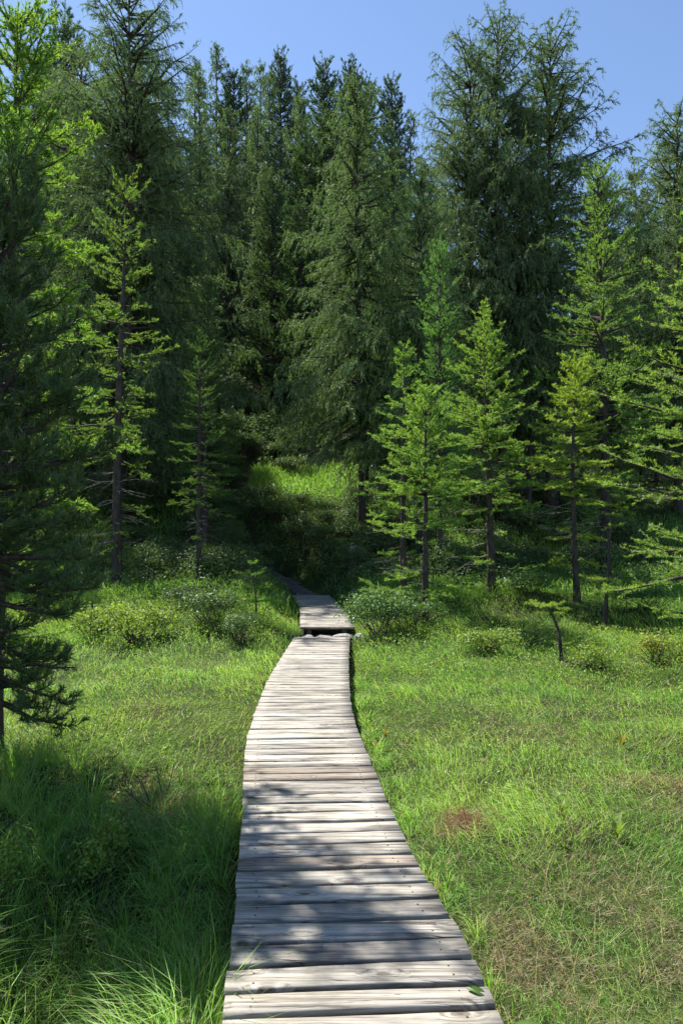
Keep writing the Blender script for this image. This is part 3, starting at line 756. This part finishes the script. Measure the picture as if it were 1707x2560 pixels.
SHR = {}
def shrub(key, seed, rx, h, n, size, mat, twigs=26):
    rng = np.random.default_rng(seed)
    # several overlapping lobes
    lob = [(rng.uniform(-.5, .5) * rx, rng.uniform(-.5, .5) * rx, rng.uniform(.45, .75) * h, rng.uniform(.35, .6)) for _ in range(7)]
    P = []; Nn = []
    for (lx, ly, lz, lr) in lob:
        m = n // 7; d = unit(rng.normal(size=(m, 3))); d[:, 2] = np.abs(d[:, 2]) * 1.0 - .25
        rad = (rng.random(m) ** .35)[:, None] * (1 + .25 * np.sin(d[:, :1] * 9 + d[:, 1:2] * 7 + lx * 20))
        P.append(np.array([lx, ly, lz]) + d * rad * np.array([lr * rx, lr * rx, lr * h])); Nn.append(unit(d * .6 + rng.normal(size=(m, 3)) * .7 + UP * .5))
    P = np.concatenate(P); P[:, 2] = np.maximum(P[:, 2], .02); V, Q = leaf_quads(P, np.concatenate(Nn), size, rng)
    az = rng.uniform(0, 6.28, twigs); D = np.stack([np.cos(az) * .8, np.sin(az) * .8, rng.uniform(.5, 1.4, twigs)], -1)
    c = Cv(rng.normal(size=(twigs, 3)) * np.array([.12, .12, 0]) * rx, D, h * rng.uniform(.7, 1.15, twigs), rng.uniform(-.1, .3, twigs))
    sv, sq = tubes(c, .010, .003, 4, 3, rng, .03)
    SHR[key] = {'foliage': mesh('shrub_foliage', V, quads=Q, mat=mat, attrs={'tint': np.repeat(rng.random(len(P)), 4)}), 'stems': mesh('shrub_stems', sv, quads=sq, mat=M_twig)}
shrub('s1', 51, .8, .8, 3600, .055, M_shrub)
shrub('s2', 52, .9, .7, 3600, .055, M_shrub)
shrub('s3', 53, .55, .5, 2600, .042, M_berry)
shrub('s4', 54, .35, .45, 1500, .036, M_berry, 16)
def bush(key, x, y, s, label, group=None, sz=None, color=(1, 1, 1), name='shrub', rot=0.0):
    r = ob(name, None, loc=(x, y, gz(x, y) - .03)); r.empty_display_size = .2; r.scale = (s, s, sz or s); r.rotation_euler[2] = rot
    tag(r, label, 'shrub', group)
    for k, me in SHR[key].items():
        o = ob(k, me, r); o.color = (*color, 1)
G1 = 'shrubs by the boardwalk'
bush('s1', .66, 12.15, 1.0, 'dense glossy bush crowding the right edge of the boards at the stones', G1, .95, color=(1, 1.1, 1), rot=.5)
bush('s2', 1.25, 12.7, .8, 'leafy bush at the foot of the nearest young larch', G1, .8, rot=2, color=(1.1, 1.2, 1))
bush('s1', -2.35, 12.2, .9, 'dark bush on the bank beside the tiny sapling', G1, .75, rot=1.1)
bush('s2', -1.75, 11.5, .6, 'small glossy bush leaning over the bank left of the boards', G1, .7, rot=3.2)
bush('s3', -3.4, 11.4, 1.35, 'light green bush mound on the left bank beyond the lawn', G1, 1.3, rot=.2)
bush('s3', -4.4, 12.4, 1.3, 'pale bilberry mound below the slender larch', G1, 1.2, rot=4.2)
bush('s2', -3.1, 13.9, .9, 'low dark shrub behind the light green bush mound', G1, .7, rot=2.7)
bush('s1', 4.0, 14.7, 1.0, 'rounded shrub topping the grassy hummock behind the stunted larch', G1, .65, rot=1.9, color=(1.1, 1.2, 1))
bush('s2', 6.0, 13.5, .95, 'low spreading shrub right of the stunted flat-topped larch', G1, .7, rot=.9, color=(1.1, 1.2, 1))
bush('s3', 2.35, 10.9, 1.0, 'low bush in the shadow patch on the lawn', G1, .8, rot=2.9)
bush('s4', 4.55, 10.0, 1.0, 'twiggy reddish-stemmed bush on the right lawn', G1, 1.0, color=(1.2, .95, .8))
bush('s3', 3.6, 9.75, .8, 'leafy tuft at the foot of the bent bare stem', G1, .8, rot=1.3)
bush('s3', 5.2, 10.3, 1.1, 'broad bilberry patch at the right rim of the lawn', G1, .7, rot=5)
for i, (x, y, sc) in enumerate([(-4.6, 32.4, 1.6), (-3.9, 34.0, 1.8), (-5.4, 34.6, 1.9), (-3.0, 33.0, 1.5), (-4.6, 36.4, 2.1), (-2.2, 35, 1.8), (-6.3, 33, 1.8), (-6.0, 37.0, 2.2), (-3.4, 38.2, 2.0)]):
    bush('s1' if i % 2 else 's2', x, y, sc, 'large shrub on the slope above the sunny clearing', 'shrubs above the clearing', rot=i * 1.3, color=(1, 1.05, 1))
bush('s4', -2.72, 3.55, .9, 'dark leafy alpenrose bush in the pine shade', G1, .95, color=(.9, 1, .9))
bush('s4', -2.3, 2.75, .7, 'small alpenrose at the edge of the wet hollow', G1, .8, rot=2, color=(1.05, 1.15, 1))
bush('s4', -2.35, 4.25, 1.1, 'dark alpenrose bush against the foot of the foreground pine', G1, 1.0, rot=1, color=(.9, 1, .9))
bush('s4', -1.95, 3.75, .8, 'low alpenrose between the pine foot and the wet hollow', G1, .8, rot=3, color=(.95, 1, .9))
bush('s4', -1.45, 4.15, .7, 'small upright alpenrose at the rim of the pine shade', G1, .8, rot=4, color=(1, 1, .9))
bush('s2', -2.45, 20.4, .9, 'shrub at the inner bend of the stony path', G1, .8, rot=.4)
bush('s1', -2.2, 16.2, .8, 'low shrub beside the shaded part of the raised boardwalk', G1, .6, rot=2.4)
rs = random.Random(8); cand = []
for k in range(900):
    y = rs.uniform(17.5, 33); x = rs.uniform(-.42 * y, .45 * y)
    if k < 420: y = rs.uniform(19.5, 27); x = rs.uniform(-5.5, 2.8)
    a, b = deck_edges(y)
    if a - .7 < x < b + .7 and y < 25.5: continue
    if -4.2 < x < .6 and 27.2 < y < 30.6: continue
    if any((x - p) ** 2 + (y - q) ** 2 < (.75 if k < 420 else 1.4) for p, q in cand): continue
    cand.append((x, y)); s = rs.uniform(.8, 1.45)
    zz = 'on the bank beside the stony path' if abs(x + 1.6) < 3 and y < 25 else 'at the rim of the sunny clearing' if -6.5 < x < 2.5 else 'in the dark wood under the huge larch' if x < 0 else 'in the shade under the old larch clump'
    bush(rs.choice(['s1', 's2']), x, y, s, 'glossy-leaved shrub ' + zz, 'undergrowth shrubs ' + zz, s * rs.uniform(.7, 1.05), rot=rs.uniform(0, 6.28), color=(rs.uniform(.85, 1.15),) * 3)
    if len(cand) >= 125: break

# ------------------------------------------------------------------ grass and ground cover
def blades(P, L, W, az, lean, droop, rng):
    """3-row arching blades"""
    n = len(P); h = np.stack([np.cos(az), np.sin(az), 0 * az], -1); D = unit(h * lean[:, None] + UP)
    sd = np.stack([-np.sin(az), np.cos(az), 0 * az], -1); tw = rng.uniform(-1.2, 1.2, n)[:, None]
    sd = unit(sd * np.cos(tw) + h * np.sin(tw))
    mid = P + D * (L * .55)[:, None] + h * (L * droop * .18)[:, None]
    tip = P + D * (L * .95)[:, None] + h * (L * droop * .62)[:, None] - UP * (L * droop * .42)[:, None]
    w = (W * .5)[:, None]
    V = np.stack([P - sd * w, P + sd * w, mid + sd * w * .85, mid - sd * w * .85, tip], 1).reshape(-1, 3)
    b = np.arange(n)[:, None] * 5
    return V, b + np.array([[2, 3, 4]]) , b + np.array([[0, 1, 2, 3]])

GREEN = np.array([.215, .425, .082]); LIME = np.array([.330, .515, .095]); DEEP = np.array([.150, .340, .072])
STRAW = np.array([.50, .40, .24]); RUST = np.array([.27, .120, .070]); OLIVE = np.array([.20, .22, .06])

def dry_mask(x, y):
    a = np.exp(-((x - 1.55) / .75) ** 2 - ((y - 3.35) / .65) ** 2) * 1.0
    a = a * .85
    a = a + .5 * np.exp(-((x - 2.1) / .6) ** 2 - ((y - 2.9) / .5) ** 2) + .7 * np.exp(-((x - .85) / .25) ** 2 - ((y - 3.1) / .6) ** 2)
    a = a + .55 * np.exp(-((x - 1.75) / .5) ** 2 - ((y - 6.9) / .5) ** 2) + .5 * np.exp(-((x + 1.4) / .35) ** 2 - ((y - 5.2) / .4) ** 2)
    a = a + .6 * np.exp(-((x - 2.6) / .7) ** 2 - ((y - 5.0) / .35) ** 2) + .35 * np.exp(-((x + 2.6) / 1.0) ** 2 - ((y - 8.0) / .8) ** 2)
    return np.clip(a * smooth(.38, .68, fbm(x * 2.6, y * 2.6, 77)) * .95, 0, 1)
def rust_mask(x, y):
    return .8 * smooth(.25, .5, fbm(x * 8, y * 8, 6)) * np.exp(-((x - .80) / .14) ** 2 - ((y - 4.55) / .20) ** 2) + .55 * np.exp(-((x - 2.45) / .45) ** 2 - ((y - 5.35) / .16) ** 2) * (fbm(x * 5, y * 5, 3) > .45)

def build_grass():
    rng = np.random.default_rng(101)
    n = 215000; y0, y1 = 1.25, 21.0
    u = rng.random(n); y = (y0 ** .6 + u * (y1 ** .6 - y0 ** .6)) ** (1 / .6)
    x = rng.uniform(-1, 1, n) * (.60 * y + .9)
    a, b = deck_edges(y)
    keep = ((x < a - .025) | (x > b + .025 + .055 * smooth(5.5, 6.5, y) * (1 - smooth(10.5, 11.8, y))))
    hol = np.exp(-((x + 1.25) / .42) ** 2 - ((y - 2.75) / .9) ** 2)
    keep &= rng.random(n) > np.clip(hol * 1.15, 0, .96)
    dry = dry_mask(x, y); rust = rust_mask(x, y)
    keep &= rng.random(n) > np.clip(rust * 1.1 + dry * .45, 0, .95)
    keep &= rng.random(n) > smooth(15, 21, y) * .6
    x, y, dry, rust = x[keep], y[keep], dry[keep], rust[keep]; n = len(x)
    P = np.stack([x, y, ground_z(x, y) - .01], -1)
    a, b = deck_edges(y); near = np.minimum(np.abs(x - a), np.abs(x - b))
    tall = fbm(x * 1.1, y * 1.1, 31)
    L = (.045 + .19 * tall ** 1.4) * rng.uniform(.5, 1.4, n) * (1 - .45 * np.clip(dry, 0, 1)) * (1 - .5 * np.clip(rust, 0, 1))
    L *= 1 + .15 * np.exp(-near / .18) * (x > b) + .9 * np.exp(-near / .35) * (x < a) * smooth(6.2, 4.5, y)
    L *= 1 + .5 * smooth(9, 14, y)
    tus = smooth(.42, .70, fbm(x * 3.6 + 7, y * 3.6, 44)); L *= .78 + .5 * tus
    W = .0026 * np.clip((y / 3.2), .8, 5) ** .78 * rng.uniform(.7, 1.35, n)
    az = 6.28 * fbm(x * .55, y * .55, 12) * 1.6 - 1.2 + rng.normal(size=n) * .75
    side = np.exp(-near / .22)
    az = np.where((x > b) & (rng.random(n) < side * .7), rng.normal(size=n) * .6 + .3, az)
    lean = np.abs(rng.normal(size=n)) * .5 + .22
    droop = rng.uniform(.2, 1.0, n)
    V, T, Q = blades(P, L, W, az, lean, droop, rng)
    f = fbm(x * .8, y * .8, 55); g = rng.random(n)
    c = GREEN + (LIME - GREEN) * np.clip((f - .33) * 2.3 + (g - .5) * .5 + .32 * (x < a) * smooth(4.5, 6, y), 0, 1)[:, None]
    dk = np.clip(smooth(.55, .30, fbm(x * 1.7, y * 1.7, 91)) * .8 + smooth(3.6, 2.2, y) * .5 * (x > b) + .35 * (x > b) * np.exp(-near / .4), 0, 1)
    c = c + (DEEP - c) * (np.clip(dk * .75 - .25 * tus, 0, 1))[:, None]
    st = (rng.random(n) < np.clip(dry * .66 + .05 + .16 * smooth(.5, .66, fbm(x * 1.9, y * 1.9, 8)), 0, 1))
    sc = STRAW * rng.uniform(.6, 1.1, n)[:, None] * np.array([1, 1, 1]) + (OLIVE - STRAW) * (rng.random(n) * .6)[:, None]
    c = np.where(st[:, None], sc, c)
    ru = rng.random(n) < rust * .8
    c = np.where(ru[:, None], RUST * rng.uniform(.6, 1.4, n)[:, None], c) * rng.uniform(.8, 1.2, n)[:, None]
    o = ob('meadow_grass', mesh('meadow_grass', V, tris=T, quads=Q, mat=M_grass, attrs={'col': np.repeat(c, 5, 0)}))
    tag(o, 'short fresh green bog grass on both sides of the boardwalk', 'grass'); o['kind'] = 'stuff'

    # dead flattened straw between the living blades
    n = 36000
    y = rng.uniform(1.9, 7.8, n * 3); x = rng.uniform(-.6, .6, n * 3) * y
    a, b = deck_edges(y); m = np.clip(dry_mask(x, y) + .05, 0, 1)
    nr = 1500; x[:nr] = .80 + rng.normal(size=nr) * .085; y[:nr] = 4.55 + rng.normal(size=nr) * .12 + (x[:nr] - .8) * .6; m[:nr] = smooth(.3, .55, fbm(x[:nr] * 9, y[:nr] * 9, 2))
    x[nr:2 * nr] = 2.45 + rng.normal(size=nr) * .3; y[nr:2 * nr] = 5.35 + rng.normal(size=nr) * .1; m[nr:2 * nr] = .5
    k = ((x < a - .04) | (x > b + .04)) & (rng.random(n * 3) < m); x, y = x[k], y[k]; n = len(x)
    P = np.stack([x, y, ground_z(x, y) + rng.uniform(.005, .05, n)], -1)
    V, T, Q = blades(P, rng.uniform(.035, .12, n), .0021 * np.clip(y / 3.2, .8, 3) ** .6 * rng.uniform(.7, 1.3, n), rng.uniform(0, 6.28, n), rng.uniform(.5, 3, n), rng.uniform(.1, .6, n), rng)
    c = STRAW * rng.uniform(.45, 1.25, n)[:, None]; r = rust_mask(x, y); ru = rng.random(n) < np.clip(r * 1.2, 0, .9)
    pk = rng.random(n) < .25; c = np.where(pk[:, None], np.array([.26, .15, .105]) * rng.uniform(.6, 1.2, n)[:, None], c)
    c = np.where(ru[:, None], RUST * rng.uniform(.6, 1.4, n)[:, None], c)
    o = ob('dry_grass', mesh('dry_grass', V, tris=T, quads=Q, mat=M_grass, attrs={'col': np.repeat(c, 5, 0)}))
    tag(o, 'straw-coloured and rusty dead grass lying in patches on the lawn', 'dry grass'); o['kind'] = 'stuff'

    n = 5200
    y = 1.9 + 10 * rng.random(n) ** 1.5; x = rng.uniform(-.55, .6, n) * y
    a, b = deck_edges(y); k = ((x < a - .05) | (x > b + .05)); x, y = x[k], y[k]; n = len(x)
    P = np.stack([x, y, ground_z(x, y)], -1)
    V, T, Q = blades(P, rng.uniform(.14, .34, n), .0022 * np.clip(y / 3.2, .8, 4) ** .75, rng.normal(size=n) * 1.1 + .4, rng.uniform(.3, 1.6, n), rng.uniform(.2, .9, n), rng)
    c = np.where((rng.random(n) < .55)[:, None], np.array([.52, .50, .30]), np.array([.40, .50, .14])) * rng.uniform(.7, 1.15, n)[:, None]
    o = ob('grass_stems', mesh('grass_stems', V, tris=T, quads=Q, mat=M_grass, attrs={'col': np.repeat(c, 5, 0)}))
    tag(o, 'pale stray grass stems leaning over the shorter lawn', 'grass'); o['kind'] = 'stuff'

    # long arching sedge in the hollow, along the boards and at the frame's foot
    cl = []
    for k in range(260):
        q = rng.random()
        if q < .28: cl.append((rng.uniform(-1.0, -.50), rng.uniform(1.9, 2.9), .45))
        elif q < .5: cl.append((rng.uniform(-2.1, -1.15), rng.uniform(1.9, 3.2), .50))
        elif q < .68: yy = rng.uniform(2.7, 5.2); cl.append((float(np.interp(yy, E1[:, 0], E1[:, 1])) - rng.uniform(.08, .65), yy, .36))
        elif q < .83: yy = rng.uniform(2.6, 9.5); cl.append((float(np.interp(yy, E1[:, 0], E1[:, 2])) + rng.uniform(.06, .22), yy, .15))
        else: yy = rng.uniform(3.2, 6.0); cl.append((-.48 * yy + rng.uniform(-.1, .7), yy, .38))
    P = []; L = []; AZ = []; CC = []
    for (cx, cy, ll) in cl:
        m = int(rng.integers(35, 80)); r = np.abs(rng.normal(size=m)) * .045; a = rng.uniform(0, 6.28, m)
        px = cx + r * np.cos(a); py = cy + r * np.sin(a)
        P.append(np.stack([px, py, ground_z(px, py) - .01], -1)); L.append(ll * rng.uniform(.5, 1.25, m)); AZ.append(a + rng.normal(size=m) * .5)
        c0 = GREEN + (LIME - GREEN) * rng.random() * .7
        CC.append(np.where((rng.random(m) < .1)[:, None], STRAW * .8, c0 * rng.uniform(.7, 1.2, m)[:, None]))
    P = np.concatenate(P); L = np.concatenate(L); AZ = np.concatenate(AZ); CC = np.concatenate(CC); n = len(P)
    a_, b_ = deck_edges(P[:, 1]); k = (P[:, 0] < a_ - .02) | (P[:, 0] > b_ + .02)
    P, L, AZ, CC = P[k], L[k], AZ[k], CC[k]; n = len(P)
    V, T, Q = blades(P, L, .0042 * np.clip(P[:, 1] / 3, .8, 2.5) ** .6 * rng.uniform(.6, 1.2, n), AZ, np.abs(rng.normal(size=n)) * .3 + .12, rng.uniform(.3, 1.1, n), rng)
    o = ob('sedge', mesh('sedge', V, tris=T, quads=Q, mat=M_grass, attrs={'col': np.repeat(CC, 5, 0)}))
    tag(o, 'long arching sedge blades in the shaded wet hollow and along the boards', 'sedge'); o['kind'] = 'stuff'

    # grass on the bank and in the clearing up the slope
    n = 42000
    q = rng.random(n) < .45
    q = rng.random(n) < .22; y = np.where(q, rng.uniform(27.2, 31, n), rng.uniform(15, 27, n)); x = np.where(q, rng.uniform(-4.6, 1.5, n), rng.uniform(-.5, .55, n) * y)
    a, b = deck_edges(y); k = ((x < a - .05) | (x > b + .05)) & (q | (y < 18.5) | (np.abs(x + 1.2) > 5) | (rng.random(n) < .22)); x, y, q = x[k], y[k], q[k]; n = len(x)
    P = np.stack([x, y, ground_z(x, y) - .02], -1)
    V, T, Q = blades(P, rng.uniform(.22, .55, n), rng.uniform(.010, .022, n), rng.uniform(0, 6.28, n), np.abs(rng.normal(size=n)) * .4, rng.uniform(.1, .8, n), rng)
    c = (GREEN + (LIME - GREEN) * (rng.random(n) * np.where(q, 1, .4))[:, None]) * rng.uniform(.7, 1.15, n)[:, None]
    o = ob('forest_grass', mesh('forest_grass', V, tris=T, quads=Q, mat=M_grass, attrs={'col': np.repeat(c, 5, 0)}))
    tag(o, 'taller grass on the forest bank and in the sunny clearing up the slope', 'grass'); o['kind'] = 'stuff'

    # small-leaved bilberry cover
    n = 62000
    y = rng.uniform(4.6, 20, n * 4); x = rng.uniform(-.6, .6, n * 4) * y
    a, b = deck_edges(y)
    m = smooth(.50, .66, fbm(x * .75, y * .75, 63)) * (.25 + .75 * smooth(7.5, 10.5, y))
    m = np.maximum(m, .85 * np.exp(-((x + 2.7) / .9) ** 2 - ((y - 6.6) / .8) ** 2)); m = np.maximum(m, .75 * smooth(9.5, 12, y) * smooth(.35, .5, fbm(x * .6, y * .6, 14)))
    m = np.maximum(m, np.exp(-((x - 4.0) / 1.6) ** 2 - ((y - 9.4) / .7) ** 2))
    m *= np.clip(7 / y, .3, 1) ** .3
    k = ((x < a - .12) | (x > b + .12)) & (rng.random(n * 4) < m * .55); x, y = x[k], y[k]
    if len(x) > n: x, y = x[:n], y[:n]
    n = len(x); hh = (.06 + .20 * fbm(x * 2.2, y * 2.2, 5)) * (1 + .5 * smooth(8, 13, y)); P = np.stack([x, y, ground_z(x, y) + hh * rng.random(n) ** .5], -1)
    V, Q = leaf_quads(P, unit(rng.normal(size=(n, 3)) * .7 + UP * .7), .024 * np.clip(y / 6, .8, 2.2) ** .7, rng, .6)
    o = ob('bilberry_cover', mesh('bilberry_cover', V, quads=Q, mat=M_berry, attrs={'tint': np.repeat(np.clip(rng.random(n) * .8 + .2 * fbm(x, y, 4), 0, 1), 4)}))
    tag(o, 'light green bilberry leaves spreading low over the lawn margins', 'ground cover'); o['kind'] = 'stuff'

    # dark leafy undergrowth of the wood floor
    n = 80000
    y = 16 + 32 * rng.random(n) ** 1.35; x = rng.uniform(-.55, .6, n) * y
    bk = rng.random(n) < .36; y = np.where(bk, rng.uniform(18.5, 27.5, n), y); x = np.where(bk, rng.uniform(-6, 3.4, n), x)
    a, b = deck_edges(y); k = ((x < a - .15) | (x > b + .15)) & ~((x > -4.6) & (x < 1) & (y > 27.5) & (y < 30.8) & (rng.random(n) < .75)); x, y = x[k], y[k]; n = len(x)
    hh = .1 + .75 * fbm(x * .8, y * .8, 24) ** 1.5; P = np.stack([x, y, ground_z(x, y) + hh * rng.random(n) ** .4], -1)
    V, Q = leaf_quads(P, unit(rng.normal(size=(n, 3)) * .8 + UP * .6), np.where(y > 30, .17, .085), rng, .55)
    o = ob('undergrowth', mesh('undergrowth', V, quads=Q, mat=M_shrub, attrs={'tint': np.repeat(rng.random(n), 4)}))
    tag(o, 'dark glossy leaf cover on the shaded forest floor', 'ground cover'); o['kind'] = 'stuff'
build_grass()

# ------------------------------------------------------------------ small things
def broad_leaf(name, label, loc, L, W, yaw, pitch, curl, color, group=None):
    V = []; Q = []; nn = 7
    for i in range(nn):
        s = i / (nn - 1); w = W * math.sin(math.pi * min(.98, .06 + s * .92)) ** .8
        for j, t in enumerate((-1, -.5, 0, .5, 1)):
            V.append((s * L, t * w * .5, -curl * s * s * L + .18 * w * abs(t) + .006 * math.sin(t * 9)))
    for i in range(nn - 1):
        for j in range(4): a = i * 5 + j; Q.append((a, a + 1, a + 6, a + 5))
    me = mesh('leaf_blade', V, quads=Q, mat=M_dock, smoothf=True, attrs={'tint': [(.2 if j % 2 else .9) for i in range(nn) for j in range(5)]})
    o = ob(name, me, loc=loc); o.rotation_euler = (0, -pitch, yaw); o.color = (*color, 1)
    tag(o, label, 'leaf', group); return o
broad_leaf('leaf', 'green fallen leaf curled over the edge of a near plank', (.475, 2.655, .012), .085, .034, -.35, .1, .45, (.45, .6, .3))
broad_leaf('leaf', 'striped pale green leaf poking out from under the planks', (.60, 2.52, -.05), .17, .05, .15, .3, .6, (1.1, 1.15, 1.0))

def sprout(name, label, x, y, s, color, seed, group):
    rng = random.Random(seed); root = ob(name, None, loc=(x, y, gz(x, y) - .01)); root.empty_display_size = .05
    tag(root, label, 'plant', group)
    for k in range(5):
        V = []; Q = []; L = s * rng.uniform(.7, 1.1); W = s * .16; az = k * 1.3 + rng.random(); le = rng.uniform(.25, .7)
        for i in range(6):
            q = i / 5; w = W * math.sin(math.pi * min(.97, .1 + .87 * q)); r = L * q * le * (.4 + .6 * q); z = L * q * (1 - .3 * q * le) + .02
            for t in (-1, 0, 1):
                V.append((math.cos(az) * r - math.sin(az) * t * w * .5, math.sin(az) * r + math.cos(az) * t * w * .5, z + .15 * w * abs(t)))
        for i in range(5):
            for j in range(2): a = i * 3 + j; Q.append((a, a + 1, a + 4, a + 3))
        o = ob('leaf', mesh('leaf', V, quads=Q, mat=M_dock, smoothf=True, attrs={'tint': [.7] * len(V)}), root); o.color = (*color, 1)
for i, (x, y, s, c, lab) in enumerate([(1.72, 4.35, .16, (1.0, 1.1, .7), 'yellow-green broad-leaved sprout alone in the lawn grass'), (1.50, 4.75, .13, (1.1, 1.1, .6), 'small yellowish sprout behind the larger lawn sprout'),
                                 (2.25, 3.35, .30, (.9, 1.1, .7), 'tall green sprout at the right edge of the dry patch'), (2.55, 6.3, .17, (1.3, .85, .5), 'orange-tinged sprout far out on the right lawn'),
                                 (.42, 6.6, .14, (1.2, .8, .5), 'browning sprout in the grass close to the bend of the boards')]):
    sprout('sprout', lab, x, y, s, c, i, 'broad-leaved sprouts in the lawn')

def stick(name, label, pts, r, mat, cat='stick'):
    P = np.array(pts, float); c = P.mean(0); n = len(P); V = []
    for i, p in enumerate(P):
        T = unit(P[min(i + 1, n - 1)] - P[max(i - 1, 0)]); A = unit(np.cross(T, [.1, .2, .97])); B = np.cross(T, A); q = r * (1 - .4 * i / n) * (1 + .2 * math.sin(3 * i))
        V += [p - c + q * (A * math.cos(a) + B * math.sin(a)) for a in np.linspace(0, 6.2832, 8)[:-1]]
    i = np.arange(n * 7).reshape(n, 7)
    Q = np.stack([i[:-1], np.roll(i[:-1], -1, 1), np.roll(i[1:], -1, 1), i[1:]], -1).reshape(-1, 4)
    tag(ob(name, mesh(name, np.array(V), quads=Q, mat=mat, smoothf=True), loc=c), label, cat)
def gp(x, y, h): return (x, y, gz(x, y) + h)
stick('dead_branch', 'broken pale dead branch lying in the grass right of the near planks', [gp(1.42, 2.72, .05), gp(1.55, 2.77, .06), gp(1.70, 2.80, .08), gp(1.95, 2.88, .07), gp(2.2, 2.9, .05)], .016, M_twiggrey, 'branch')

def stump():
    x, y = .35, 20.6; rng = np.random.default_rng(9); V = []; Q = []
    for k, (z, f) in enumerate(((-.1, 1.3), (.12, 1.0), (.4, .9), (.62, .85), (.60, .4), (.57, .02))):
        for j in range(10):
            a = j * .6283; q = .13 * f * (1 + .12 * math.sin(3 * a)); V.append((q * math.cos(a), q * math.sin(a), z + (.07 * math.sin(2 * a) if k > 2 else 0)))
    for k in range(5):
        for j in range(10): Q.append((k * 10 + j, k * 10 + (j + 1) % 10, k * 10 + 10 + (j + 1) % 10, k * 10 + 10 + j))
    o = ob('tree_stump', mesh('tree_stump', V, quads=Q, mat=M_twiggrey, smoothf=True), loc=(x, y, gz(x, y))); tag(o, 'grey rotten tree stump among the shrubs beyond the raised boardwalk', 'stump')
stump()

def twig_tussock():
    x, y = -1.22, 4.75; root = ob('dwarf_shrub', None, loc=(x, y, gz(x, y))); root.empty_display_size = .1
    tag(root, 'bare-twigged dwarf shrub in a straw tussock left of the boards', 'shrub', G1)
    rng = np.random.default_rng(17); n = 12; az = rng.uniform(0, 6.28, n)
    c = Cv(np.zeros((n, 3)) + rng.normal(size=(n, 3)) * [.04, .04, 0], np.stack([np.cos(az), np.sin(az), rng.uniform(.6, 1.6, n)], -1), rng.uniform(.2, .42, n), rng.uniform(-.1, .3, n))
    c2 = sublets(c, .06, .4, rng, s0=.4, lift=.3, lmax=.15)
    v, q = join([tubes(c, .006, .003, 4, 4, rng, .03), tubes(c2, .003, .0015, 3, 3)]); ob('stems', mesh('stems', v, quads=q, mat=M_bark), root)
    a = needles(c2, .006, .03, .006, rng, s0=.4); o = ob('foliage', mesh('foliage', a[0], tris=a[1], mat=M_young, attrs={'tint': a[2]}), root); o.color = (1.5, 1.15, .7, 1)
    m = 1400; r = np.abs(rng.normal(size=m)) * .09; t = rng.uniform(0, 6.28, m); P = np.stack([r * np.cos(t) + .0, r * np.sin(t) - .06, 0 * t], -1)
    V, T, Q = blades(P, rng.uniform(.14, .34, m), np.full(m, .0035), t + rng.normal(size=m) * .4, np.abs(rng.normal(size=m)) * .5 + .2, rng.uniform(.4, 1.2, m), rng)
    cc = np.where((rng.random(m) < .6)[:, None], STRAW * rng.uniform(.5, 1.1, m)[:, None], GREEN * rng.uniform(.7, 1.2, m)[:, None])
    ob('tussock', mesh('tussock', V, tris=T, quads=Q, mat=M_grass, attrs={'col': np.repeat(cc, 5, 0)}), root)
twig_tussock()

tot = sum(len(m.loop_triangles) if m.loop_triangles else sum(len(p.vertices) - 2 for p in m.polygons) for m in bpy.data.meshes if m.users and len(m.polygons) < 200) + sum((len(m.loops) - 2 * len(m.polygons)) for m in bpy.data.meshes if m.users and len(m.polygons) >= 200)
print('triangles', tot, {m.name: len(m.polygons) for m in bpy.data.meshes if len(m.polygons) > 40000})
